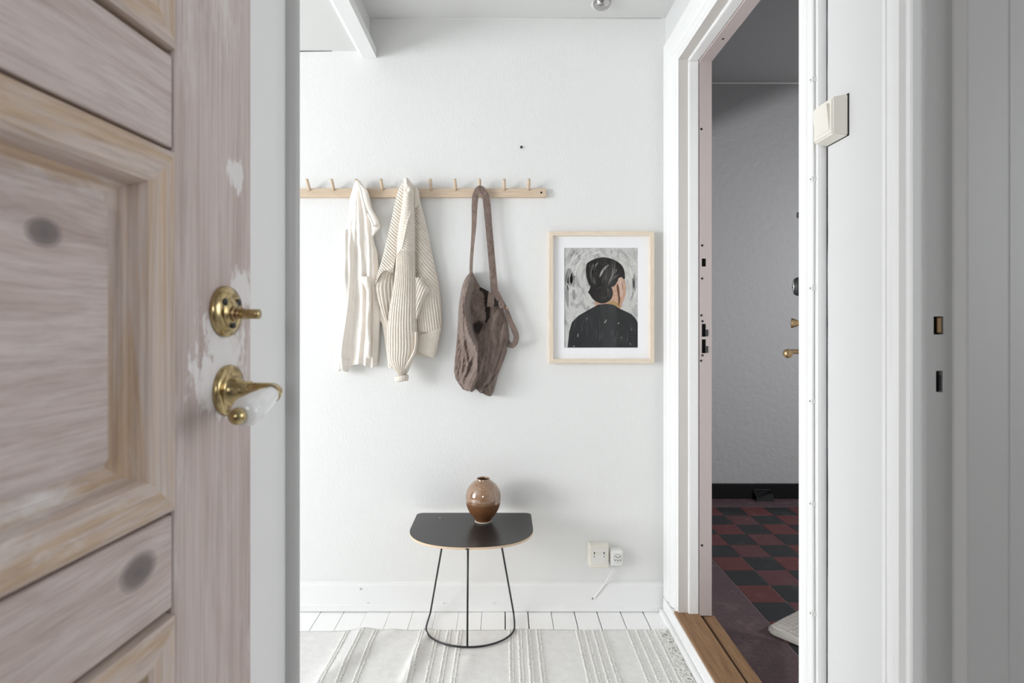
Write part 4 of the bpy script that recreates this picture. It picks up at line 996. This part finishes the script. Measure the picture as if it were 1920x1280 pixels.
for i in range(34):                                    # brushwork of the ground, swept round the head
    a0_ = rs.uniform(-3.5, 0.4); r_ = rs.uniform(1.12, 1.8)
    p1_ = (545 + 215 * r_ * math.cos(a0_), 520 + 250 * r_ * math.sin(a0_)); p2_ = (545 + 215 * r_ * math.cos(a0_ + 0.35), 520 + 250 * r_ * math.sin(a0_ + 0.35))
    if not (222 < p1_[0] < 848 and 208 < p1_[1] < 700 and 222 < p2_[0] < 848 and 208 < p2_[1] < 700): continue
    stroke('ground_stroke', p1_, p2_, -0.09, rs.uniform(2, 6), M_pbgl if rs.random() < 0.6 else M_pbgd, 1)
for (X, Y, L_, w) in ((262, 380, 150, 26), (290, 420, 120, 16), (245, 520, 200, 12), (300, 560, 90, 14), (820, 420, 160, 10)):
    stroke('ground_stroke', (X, Y), (X + 8, Y + L_), 0.06, w, M_pbgd, 1)
for i in range(22):
    X = rs.uniform(290, 830); Y = rs.uniform(800, 960)
    stroke('coat_stroke', (X, Y), (X + rs.uniform(-14, 14), Y + rs.uniform(40, 110)), 0.05, rs.uniform(1.5, 4), M_pct, 3)
M_glass = bpy.data.materials.new('picture_glass'); M_glass.use_nodes = True
n = M_glass.node_tree.nodes; l = M_glass.node_tree.links; n.remove(n['Principled BSDF'])
tr = n.new('ShaderNodeBsdfTransparent'); gl = n.new('ShaderNodeBsdfGlossy'); gl.inputs['Roughness'].default_value = 0.01
fr = n.new('ShaderNodeFresnel'); fr.inputs[0].default_value = 1.3; ms = n.new('ShaderNodeMixShader')
mnf = n.new('ShaderNodeMath'); mnf.operation = 'MINIMUM'; mnf.inputs[1].default_value = 0.05      # coated picture glass
l.new(fr.outputs[0], mnf.inputs[0]); l.new(mnf.outputs[0], ms.inputs[0]); l.new(tr.outputs[0], ms.inputs[1]); l.new(gl.outputs[0], ms.inputs[2]); l.new(ms.outputs[0], n['Material Output'].inputs[0])
box('glass_pane', x0 + fw - 0.0025, x1 - fw + 0.0025, WB - 0.0130, WB - 0.0115, z0 + fw - 0.0025, z1 - fw + 0.0025, M_glass, pf)

# ------------------------------------------------------------------ rug
RH = 0.006
rug = empty('rug', (-0.3, 1.4, 0.001), 'off-white flat-woven rug with knotted ribbed stripes and a fringed end', 'rug')
RX0, RX1 = -1.30, 0.548
def rug_edge(x): return 2.016 - 0.010 * sstep(0.1, -0.8, x) + 0.003 * noise.noise((x * 4, 0.2, 0))
wrk = [((-0.49, 2.02), (-0.56, 1.55), .045, .012), ((-0.262, 2.02), (-0.30, 1.75), .016, .020), ((-0.40, 2.0), (-0.62, 1.6), .03, .006), ((-0.10, 1.95), (-0.16, 1.6), .03, .006), ((0.06, 1.98), (0.10, 1.6), .03, .004)]
def rug_z(x, y):
    z = RH + 0.0016 * (noise.noise((x * 7, y * 5, 0.7)) + 0.5)
    for (a, b_, w, h) in wrk:
        t = (y - a[1]) / (b_[1] - a[1]); c_ = a[0] + (b_[0] - a[0]) * t
        fade = sstep(-0.35, 0.05, t) * sstep(1.6, 0.4, t)
        z += h * math.exp(-((x - c_) / w) ** 2) * fade
    if (x - (-0.118)) ** 2 < 0.19 ** 2 and y > 1.86: z = RH + (z - RH) * (0.25 + 0.75 * sstep(0.13, 0.19, abs(x + 0.118)) )
    return z
v = []; f = []; nx, ny = 260, 110
for side in (0, 1):
    for i in range(nx + 1):
        x = RX0 + (RX1 - RX0) * i / nx
        for j in range(ny + 1):
            y = 0.90 + (rug_edge(x) - 0.90) * j / ny
            xx_ = x + (0.006 * noise.noise((0, y * 6, 3)) * sstep(0.4, 0.55, x))
            v.append((xx_, y, rug_z(x, y) if side == 0 else 0.0015))
st_ = (nx + 1) * (ny + 1)
for i in range(nx):
    for j in range(ny):
        a = i * (ny + 1) + j; f.append((a, a + ny + 1, a + ny + 2, a + 1)); f.append((st_ + a, st_ + a + 1, st_ + a + ny + 2, st_ + a + ny + 1))
for i in range(nx):
    for j in (0, ny):
        a = i * (ny + 1) + j; f.append((a, a + ny + 1, st_ + a + ny + 1, st_ + a))
for j in range(ny):
    for i in (0, nx):
        a = i * (ny + 1) + j; f.append((a, a + 1, st_ + a + 1, st_ + a))
mesh('rug_weave', v, f, M_rug, rug, smooth=True)
bands = []
for c0_ in (18, 222, 280, 336, 522, 585, 632, 676, 880, 915, 950, 990, 1150, 1183, 1217, 1250, 1355, 1392, 1430, 1466):
    bands.append(((550 + c0_ / 2.157) - CX) / 580 * HC)
for xb in (-0.86, -0.90, -0.94, -1.10, -1.14): bands.append(xb)
v = []; f = []
def blob(c_, a, lx, ly, lz):
    b0 = len(v); ca, sa = math.cos(a), math.sin(a)
    ring = [(1, 0, 0), (.5, .85, 0), (-.5, .85, 0), (-1, 0, 0), (-.5, -.85, 0), (.5, -.85, 0)]
    pts_ = [(p_[0], p_[1], -0.2) for p_ in ring] + [(p_[0] * .6, p_[1] * .6, .8) for p_ in ring] + [(0, 0, 1)]
    for (X, Y, Z) in pts_:
        X *= lx; Y *= ly
        v.append((c_[0] + X * ca - Y * sa, c_[1] + X * sa + Y * ca, c_[2] + Z * lz))
    for i in range(6):
        j = (i + 1) % 6; f.append((b0 + i, b0 + j, b0 + 6 + j, b0 + 6 + i)); f.append((b0 + 6 + i, b0 + 6 + j, b0 + 12))
    f.append(tuple(b0 + 5 - i for i in range(6)))
rb = random.Random(9)
for xb in bands:
    y = 1.25
    while y < rug_edge(xb) - 0.006:
        for s in (-1, 1):
            X = xb + s * 0.0058 + rb.uniform(-.0006, .0006); Y = y + (0.0045 if s > 0 else 0)
            blob((X, Y, rug_z(X, Y) - 0.0006), s * 0.7 + rb.uniform(-.15, .15), 0.0052, 0.0034, 0.0062)
        y += 0.0108
mesh('ribbed_stripes', v, f, M_rug_knot, rug, smooth=True, kind='stuff')
v = []; f = []
for k_ in range(150):
    y = rb.uniform(1.25, 2.012) if k_ > 60 else 1.70 + 0.312 * k_ / 60
    L = rb.uniform(0.03, 0.065); a = rb.uniform(-1.0, 0.9); p0 = Vector((RX1 - 0.004, y, 0.006))
    pts_ = [p0]; dr = a * 0.3
    for s in range(1, 8):
        dr += rb.uniform(-0.75, 0.75) + a * 0.25
        pts_.append(pts_[-1] + Vector((math.cos(dr), math.sin(dr), 0)) * (L / 6.5)); pts_[-1].z = 0.0035 + 0.006 * abs(math.sin(s * 0.5 + k_)) * (1 - s / 9)
        pts_[-1].x = min(pts_[-1].x, 0.582)
    tube_vf(spline(pts_, 16), lambda t: 0.0030 * (1 - 0.35 * t), 6, v, f)
mesh('fringe', v, f, M_rug_knot, rug, smooth=True, kind='stuff')

# ------------------------------------------------------------------ side table
tb = empty('side_table', (-0.12, 1.98, RH), 'small half-round black side table on black wire legs against the back wall', 'side table')
TZ = 0.380
xa, xb_ = -0.328, 0.102; xm = (xa + xb_) / 2; hw = (xb_ - xa) / 2
yb, ys, yf = 2.144, 1.985, 1.815
def top_outline(ins=0.0):
    pts_ = []
    rc = 0.022
    for i in range(7):
        a = math.pi / 2 * i / 6; pts_.append((xa + rc - rc * math.cos(a) , yb - rc + rc * math.sin(a)))
    for i in range(7):
        a = math.pi / 2 * (1 - i / 6); pts_.append((xb_ - rc + rc * math.cos(a), yb - rc + rc * math.sin(a)))
    for i in range(49):
        a = math.pi * i / 48; e = 0.86
        ca, sa = math.cos(a), math.sin(a)
        pts_.append((xm + hw * math.copysign(abs(ca) ** e, ca), ys - (ys - yf) * abs(sa) ** (e + 0.02)))
    if ins:
        cx_, cy_ = xm, 1.99
        pts_ = [(cx_ + (a - cx_) * (1 - ins / 0.2), cy_ + (b_ - cy_) * (1 - ins / 0.16)) for a, b_ in pts_]
    return pts_
extrude_poly('plywood_core', top_outline(), TZ - 0.0085, TZ - 0.0012, M_ply, tb, label='pale plywood edge')
extrude_poly('table_top', top_outline(0.0003), TZ - 0.0012, TZ, M_lam, tb)
rb_ = 0.0033; zb_ = RH + 0.004 + rb_
bx0, bx1, by = -0.278, 0.038, 2.118
cxm = (bx0 + bx1) / 2; rx = (bx1 - bx0) / 2
U = [(bx0 + 0.002, by), (bx0, 2.06)] + [(cxm - rx * math.cos(math.pi * i / 24), 2.025 - 0.130 * math.sin(math.pi * i / 24)) for i in range(25)] + [(bx1, 2.06), (bx1 - 0.002, by)]
zr = lambda y: zb_ - 0.008 * sstep(2.00, 2.03, y)
pts = [(x, y, zb_) for x, y in U]
# floor loop and the two rear legs are one bent rod; the front leg is welded on
rod = [Vector((-0.208, 1.99, TZ - 0.009)), Vector((bx0 + 0.0025, by, zb_ + 0.014)), Vector((bx0 + 0.002, by, zb_ + 0.004))] + [Vector(p_) for p_ in pts[1:-1]] + [Vector((bx1 - 0.002, by, zb_ + 0.004)), Vector((bx1 - 0.0025, by, zb_ + 0.014)), Vector((-0.018, 1.99, TZ - 0.009))]
tube('floor_loop', [Vector((bx0 + 0.002, by, zb_))] + [Vector(p_) for p_ in pts[1:-1]] + [Vector((bx1 - 0.002, by, zb_))], rb_, M_steel_blk, tb, 12)
tube('leg', [Vector((bx0 + 0.002, by, zb_)), Vector((-0.208, 1.985, TZ - 0.009))], rb_, M_steel_blk, tb, 12)
tube('leg', [Vector((bx1 - 0.002, by, zb_)), Vector((-0.018, 1.985, TZ - 0.009))], rb_, M_steel_blk, tb, 12)
tube('leg', [Vector((cxm - 0.003, 1.895, zb_)), Vector((cxm - 0.001, 1.900, TZ - 0.009))], rb_, M_steel_blk, tb, 12)
p = Vector((-0.24, 2.085, TZ)); mesh('paint_chip', [(p.x, p.y, TZ - .0004), (p.x + .007, p.y + .002, TZ - .0004), (p.x + .002, p.y + .008, TZ - .0004), (p.x, p.y, TZ + .0002), (p.x + .007, p.y + .002, TZ + .0002), (p.x + .002, p.y + .008, TZ + .0002)], [(0, 1, 2), (3, 4, 5), (0, 1, 4, 3), (1, 2, 5, 4), (2, 0, 3, 5)], M_ply, tb)
mesh('edge_bracket', [(-0.123, 1.8135, TZ - .008), (-0.112, 1.8135, TZ - .008), (-0.112, 1.8135, TZ - .004), (-0.123, 1.8135, TZ - .004), (-0.123, 1.82, TZ - .008), (-0.112, 1.82, TZ - .008), (-0.112, 1.82, TZ - .004), (-0.123, 1.82, TZ - .004)],
     [(0, 1, 2, 3), (4, 5, 6, 7), (0, 1, 5, 4), (1, 2, 6, 5), (2, 3, 7, 6), (3, 0, 4, 7)], M_steel_blk, tb)

# ------------------------------------------------------------------ vase
M_vase, n, l, b = new_mat('brown_glaze', lin((142, 98, 64)), 0.07, coat=0.6)
tc = n.new('ShaderNodeTexCoord'); sp_ = n.new('ShaderNodeSeparateXYZ'); l.new(tc.outputs['Object'], sp_.inputs[0])
GZ = TZ + 0.072
gt = n.new('ShaderNodeMath'); gt.operation = 'GREATER_THAN'; gt.inputs[1].default_value = GZ; l.new(sp_.outputs[2], gt.inputs[0])
spk = noise_tex(n, l, coords(n, l), 130, 5, 0.7)
up = ramp(n, l, spk, [(0.30, lin((124, 92, 66))), (0.50, lin((146, 112, 84))), (0.75, lin((164, 132, 104)))])
lo = ramp(n, l, spk, [(0.30, lin((98, 62, 36))), (0.6, lin((120, 80, 50))), (0.8, lin((134, 92, 60)))])
l.new(mix(n, l, gt.outputs[0], lo, up), b.inputs['Base Color'])
mr = n.new('ShaderNodeMapRange'); mr.inputs[3].default_value = 0.42; mr.inputs[4].default_value = 0.06; l.new(gt.outputs[0], mr.inputs[0]); l.new(mr.outputs[0], b.inputs['Roughness'])
cw = n.new('ShaderNodeMapRange'); cw.inputs[3].default_value = 0.0; cw.inputs[4].default_value = 0.8; l.new(gt.outputs[0], cw.inputs[0]); l.new(cw.outputs[0], b.inputs['Coat Weight']); b.inputs['Coat IOR'].default_value = 1.9; b.inputs['Coat Roughness'].default_value = 0.04
vs = empty('vase', (-0.0755, 2.055, TZ), 'round brown glazed ceramic vase with a narrow mouth standing on the black side table', 'vase')
vp = [(0.0260, 0.0), (0.0295, 0.001), (0.0300, 0.005), (0.0300, 0.008), (0.0345, 0.014), (0.0470, 0.030), (0.0560, 0.047), (0.0615, 0.064), (0.0637, 0.080), (0.0640, 0.092), (0.0620, 0.106), (0.0570, 0.120), (0.0490, 0.132), (0.0390, 0.142), (0.0300, 0.1485),
      (0.0255, 0.151), (0.0242, 0.153), (0.0243, 0.1565), (0.0232, 0.1580), (0.0215, 0.1572), (0.0208, 0.152), (0.030, 0.143), (0.050, 0.118), (0.056, 0.090), (0.048, 0.045), (0.030, 0.014), (0.0001, 0.012)]
vp = [(a, b_ * 0.985) for a, b_ in vp]
vp2 = []
for i in range(len(vp) - 1):
    vp2.append(vp[i])
    if 4 <= i <= 13: vp2.append(((vp[i][0] + vp[i + 1][0]) / 2 * 1.006, (vp[i][1] + vp[i + 1][1]) / 2))
vp2.append(vp[-1])
lathe('vase_body', vp2, (-0.0755, 2.055, TZ), (0, 0, 1), M_vase, vs, 64)
lathe('foot_ring', [(0.0290, 0.0), (0.0307, 0.0008), (0.0307, 0.0030), (0.0297, 0.0038)], (-0.0755, 2.055, TZ), (0, 0, 1), M_cream_dk, vs, 48, label='unglazed pale foot ring')

# ------------------------------------------------------------------ wall sockets
def tapered(name, c_, w0, h0, w1, h1, y0_, y1_, mat, parent, bev=0.003, dz=0.0):
    bm = bmesh.new()
    vs_ = [bm.verts.new((c_.x + sx_ * w, y_, c_.z + sz_ * h + o)) for (w, h, y_, o) in ((w0 / 2, h0 / 2, y0_, 0), (w1 / 2, h1 / 2, y1_, dz)) for sx_, sz_ in ((-1, -1), (1, -1), (1, 1), (-1, 1))]
    for q in ((0, 1, 2, 3), (4, 5, 6, 7), (0, 1, 5, 4), (1, 2, 6, 5), (2, 3, 7, 6), (3, 0, 4, 7)): bm.faces.new([vs_[i] for i in q])
    bmesh.ops.bevel(bm, geom=bm.edges[:], offset=bev, segments=3, affect='EDGES', profile=0.5)
    return frombm(name, bm, mat, parent)
jb = empty('junction_box', tuple(px(1122, 1040, WB)), 'cream plastic telephone wall box beside the round white outlet', 'wall box')
c = px(1122.5, 1040, 2.152)
tapered('box_cover', c, 0.083, 0.090, 0.070, 0.084, WB - 0.0005, WB - 0.036, M_cream_pl, jb, 0.004)
c2 = px(1123.5, 1044, 2.13)
box('label_plate', c2.x - 0.0235, c2.x + 0.0235, WB - 0.0375, WB - 0.034, c2.z - 0.025, c2.z + 0.025, M_plastic, jb, 0.0008)
box('label_window', c2.x - 0.016, c2.x + 0.015, WB - 0.0385, WB - 0.037, c2.z + 0.006, c2.z + 0.020, M_cream_pl, jb, 0.0004)
for sx_, dz, hh in ((-0.018, 0.014, 0.0045), (0.019, 0.014, 0.0045), (-0.018, 0.001, 0.0018), (0.019, 0.001, 0.0018)):
    box('contact_slot', c2.x + sx_ - 0.0016, c2.x + sx_ + 0.0016, WB - 0.0382, WB - 0.037, c2.z + dz - hh, c2.z + dz + hh, M_dark, jb)
for k_ in range(7):
    box('grille_rib', c2.x - 0.0185 + k_ * 0.006, c2.x - 0.0165 + k_ * 0.006, WB - 0.0382, WB - 0.037, c2.z - 0.021, c2.z - 0.004, M_cream_pl, jb)
ol = empty('phone_outlet', tuple(px(1157, 1045, WB)), 'rounded white wall outlet with a ring of black slots beside the cream box', 'wall outlet')
c = px(1156.5, 1046, 2.14)
tapered('outlet_body', c, 0.055, 0.066, 0.048, 0.056, WB - 0.0005, WB - 0.033, M_plastic, ol, 0.009, -0.002)
c2 = px(1158.5, 1047, 2.135)
lathe('outlet_dial', [(0.0150, 0), (0.0150, 0.0015), (0.0138, 0.0018), (0.0001, 0.0018)], (c2.x, WB - 0.0325, c2.z), (0, -1, 0), M_plastic, ol, 32)
lathe('dial_groove', [(0.0158, 0), (0.0158, 0.0008), (0.0151, 0.0010), (0.0149, 0)], (c2.x, WB - 0.0328, c2.z), (0, -1, 0), M_steel_blk, ol, 32)
for ang, rr in ((45, .0095), (135, .0095), (215, .0098), (325, .0098), (270, .0080)):
    a = R(ang); bm = bm_box(-0.0026, 0.0026, -0.0006, 0.0006, -0.0013, 0.0013)
    bmesh.ops.transform(bm, matrix=Matrix.Translation((c2.x + rr * math.cos(a), WB - 0.0346, c2.z + rr * math.sin(a))) @ Matrix.Rotation(-a if ang in (45, 135, 270) else -a, 4, 'Y'), verts=bm.verts)
    frombm('contact_slot', bm, M_dark, ol)
lathe('contact_hole', [(0.0019, 0), (0.0019, 0.0006), (0.0001, 0.0006)], (c2.x, WB - 0.0343, c2.z + 0.003), (0, -1, 0), M_dark, ol, 14)
cb = [px(1151, 1062, 2.15), px(1149, 1069, 2.155), px(1141, 1082, 2.152), px(1130, 1100, 2.150), px(1120, 1112, 2.149), px(1113.5, 1121.5, 2.150), px(1112.5, 1122.5, 2.158)]
tube('outlet_cord', spline(cb, 30), 0.0021, M_cable, ol, 10)
lathe('cord_hole', [(0.0032, 0), (0.0032, 0.0006), (0.0001, 0.0006)], (px(1111.5, 1122, 2.152).x, WB - 0.0172, px(1111.5, 1122, 2.152).z), (0, -1, 0), M_dark, ol, 14)

# ------------------------------------------------------------------ light switch on the right wall
sw = empty('light_switch', (XR, 1.045, 1.455), 'cream square rocker light switch on the right wall by the entrance', 'light switch')
y0_, y1_ = 1.016, 1.082
zc = HC + (605 - 214) * 1.0155 / F
bm = bmesh.new()
vs_ = [bm.verts.new(q) for q in ((XR, y0_, zc - .0375), (XR, y1_ + 0.002, zc - .0375), (XR, y1_ + 0.002, zc + .0375), (XR, y0_, zc + .0375),
                                  (XR - .0285, y0_ + .003, zc - .0330), (XR - .0285, y1_ - .001, zc - .0330), (XR - .0285, y1_ - .001, zc + .0330), (XR - .0285, y0_ + .003, zc + .0330))]
for q in ((0, 1, 2, 3), (4, 5, 6, 7), (0, 1, 5, 4), (1, 2, 6, 5), (2, 3, 7, 6), (3, 0, 4, 7)): bm.faces.new([vs_[i] for i in q])
bmesh.ops.bevel(bm, geom=bm.edges[:], offset=0.0025, segments=2, affect='EDGES')
frombm('switch_body', bm, M_cream_pl, sw)
box('switch_shadow_gap', XR - 0.0015, XR, y0_ - 0.0008, y1_ + 0.001, zc - .0379, zc + .0379, M_dark, sw)
v = [(XR - .0275, y0_ + .011, zc - .024), (XR - .0275, y1_ - .009, zc - .024), (XR - .0275, y1_ - .009, zc + .024), (XR - .0275, y0_ + .011, zc + .024),
     (XR - .0295, y0_ + .011, zc - .024), (XR - .0295, y1_ - .009, zc - .024), (XR - .0345, y1_ - .009, zc + .024), (XR - .0345, y0_ + .011, zc + .024)]
mesh('rocker', v, [(0, 1, 2, 3), (4, 5, 6, 7), (0, 1, 5, 4), (1, 2, 6, 5), (2, 3, 7, 6), (3, 0, 4, 7)], M_cream_pl, sw)

# ------------------------------------------------------------------ cable clipped beside the entrance
cbl = empty('wall_cable', (XR - 0.02, yc, 0), 'white cable clipped along the edge of the entrance door casing', 'cable')
pts = [(XR - 0.0215 + 0.0010 * noise.noise((z * 2.0, 3, 1)), yc + 0.009 + 0.0022 * noise.noise((z * 1.6, 0, 4)), z) for z in [0.02 + i * 2.2 / 60 for i in range(61)]]
tube('cable_run', pts, 0.0030, M_cable, cbl, 10)
for yp in (150, 336, 540, 752, 944, 1149):
    z = HC - (yp - CY) * 1.095 / F; q = interp(z, [(a[2], a[1]) for a in pts])
    bm = bm_box(XR - 0.0262, XR - 0.0168, q - 0.0042, q + 0.0042, z - 0.0045, z + 0.0045, 0.0010, 1)
    cl = frombm('cable_clip', bm, M_plastic, cbl)
    lathe('clip_pin', [(0.0012, 0), (0.0016, 0.0008), (0.0001, 0.001)], (XR - 0.0260, q + 0.0005, z), (-1, 0, 0), M_steel_blk, cl, 10)

# ------------------------------------------------------------------ chrome ceiling fitting
cl = empty('ceiling_fitting', (0.357, 2.06, 2.269), 'small round chrome dome on a white plate on the ceiling', 'ceiling fitting')
lathe('base_plate', [(0.0375, 0.0), (0.0375, 0.004), (0.034, 0.006), (0.0001, 0.006)], (0.357, 2.070, 2.269), (0, 0, -1), M_plastic, cl, 40)
lathe('chrome_dome', [(0.033, 0.004)] + [(0.033 * math.cos(a), 0.004 + 0.026 * math.sin(a)) for a in [math.pi / 2 * i / 12 for i in range(1, 12)]] + [(0.0001, 0.030)], (0.357, 2.058, 2.269), (0, 0, -1), M_chrome, cl, 40)
box('plate_slot', 0.3545, 0.3600, 2.0985, 2.1020, 2.2615, 2.2645, M_dark, cl)

# ------------------------------------------------------------------ newspaper and doorstop in the stairwell
M_news, n, l, b = new_mat('newsprint', lin((214, 208, 200)), 0.9)
M_newsin, _, _, _ = new_mat('newsprint_inside', lin((226, 222, 214)), 0.9)
v1 = coords(n, l, (1, 1, 1), (0, 0, R(-30)))
bt = n.new('ShaderNodeTexBrick'); l.new(v1, bt.inputs[0]); bt.inputs['Scale'].default_value = 1.0
bt.inputs['Color1'].default_value = lin((120, 114, 110)); bt.inputs['Color2'].default_value = lin((150, 144, 140)); bt.inputs['Mortar'].default_value = lin((214, 208, 200))
bt.inputs['Brick Width'].default_value = 0.048; bt.inputs['Row Height'].default_value = 0.0055; bt.inputs['Mortar Size'].default_value = 0.0013; bt.inputs['Mortar Smooth'].default_value = 0.3
l.new(bt.outputs[0], b.inputs['Base Color'])
nws = empty('newspaper', (1.05, 2.05, ZS), 'folded newspaper lying on the tiled stairwell floor', 'newspaper')
def sheet_of_paper(name, h, shrink, mat):
    """one folded sheet: rounded spine at the left end, lies flat to the right"""
    ax = Vector((math.cos(R(-50)), math.sin(R(-50)), 0)); sd = Vector((math.cos(R(36)), math.sin(R(36)), 0)); o = Vector((0.955, 2.035, ZS)) + ax * shrink * .6
    prof_ = []
    r_ = h / 2
    for i in range(9):
        a = -math.pi / 2 - math.pi * i / 8
        prof_.append((r_ + r_ * math.cos(a) * 1.25, 0.002 + shrink * 0.5 + r_ + r_ * math.sin(a)))
    prof_ = [(0.26, 0.002 + shrink * .15), (0.10, 0.002 + shrink * .3)] + prof_ + [(0.05, h * 1.1 + shrink * .3), (0.11, h * 0.9 + shrink * .3), (0.20, h * 0.5 + shrink * .3), (0.26, h * 0.35 + shrink * .2)]
    v = []; f = []
    k_ = len(prof_)
    for j in range(9):
        s = 0.30 * j / 8
        for (a, z) in prof_:
            skew = 0.0
            v.append(o + ax * (a + skew) + sd * s + Vector((0, 0, z * (0.86 + 0.14 * math.cos(j * .4)))))
    for j in range(8):
        for i in range(k_ - 1):
            f.append((j * k_ + i, j * k_ + i + 1, (j + 1) * k_ + i + 1, (j + 1) * k_ + i))
    ob = mesh(name, v, f, mat, nws, smooth=True)
    md = ob.modifiers.new('thickness', 'SOLIDIFY'); md.thickness = 0.0012; md.offset = 0
    return ob
sheet_of_paper('outer_sheet', 0.034, 0.0, M_news)
for i, h in enumerate((0.029, 0.024, 0.019, 0.014, 0.009)): sheet_of_paper('inner_sheet', h, 0.006 * (i + 1), M_newsin)
ds = empty('doorstop', (1.62, SY - 0.04, ZS), 'small black wedge-shaped stop on the stairwell floor by the black skirting', 'doorstop')
p = px(1428, 930, SY - 0.03)
xa_, xb2 = p.x - 0.055, p.x + 0.060
mesh('stop_wedge', [(xa_, SY - 0.075, ZS), (xb2, SY - 0.075, ZS), (xb2, SY - 0.0225, ZS), (xa_ + .02, SY - 0.0225, ZS), (xa_ + 0.01, SY - 0.06, ZS + 0.022), (xb2, SY - 0.052, ZS + 0.045), (xb2, SY - 0.0225, ZS + 0.056), (xa_, SY - 0.0225, ZS + 0.056)],
     [(0, 1, 2, 3), (4, 5, 6, 7), (0, 1, 5, 4), (1, 2, 6, 5), (2, 3, 7, 6), (3, 0, 4, 7)], M_black, ds)
box('stop_plate', xa_ + .005, xb2 - 0.002, SY - 0.030, SY - 0.0222, ZS + 0.057, ZS + 0.062, M_steel_blk, ds, 0.001)
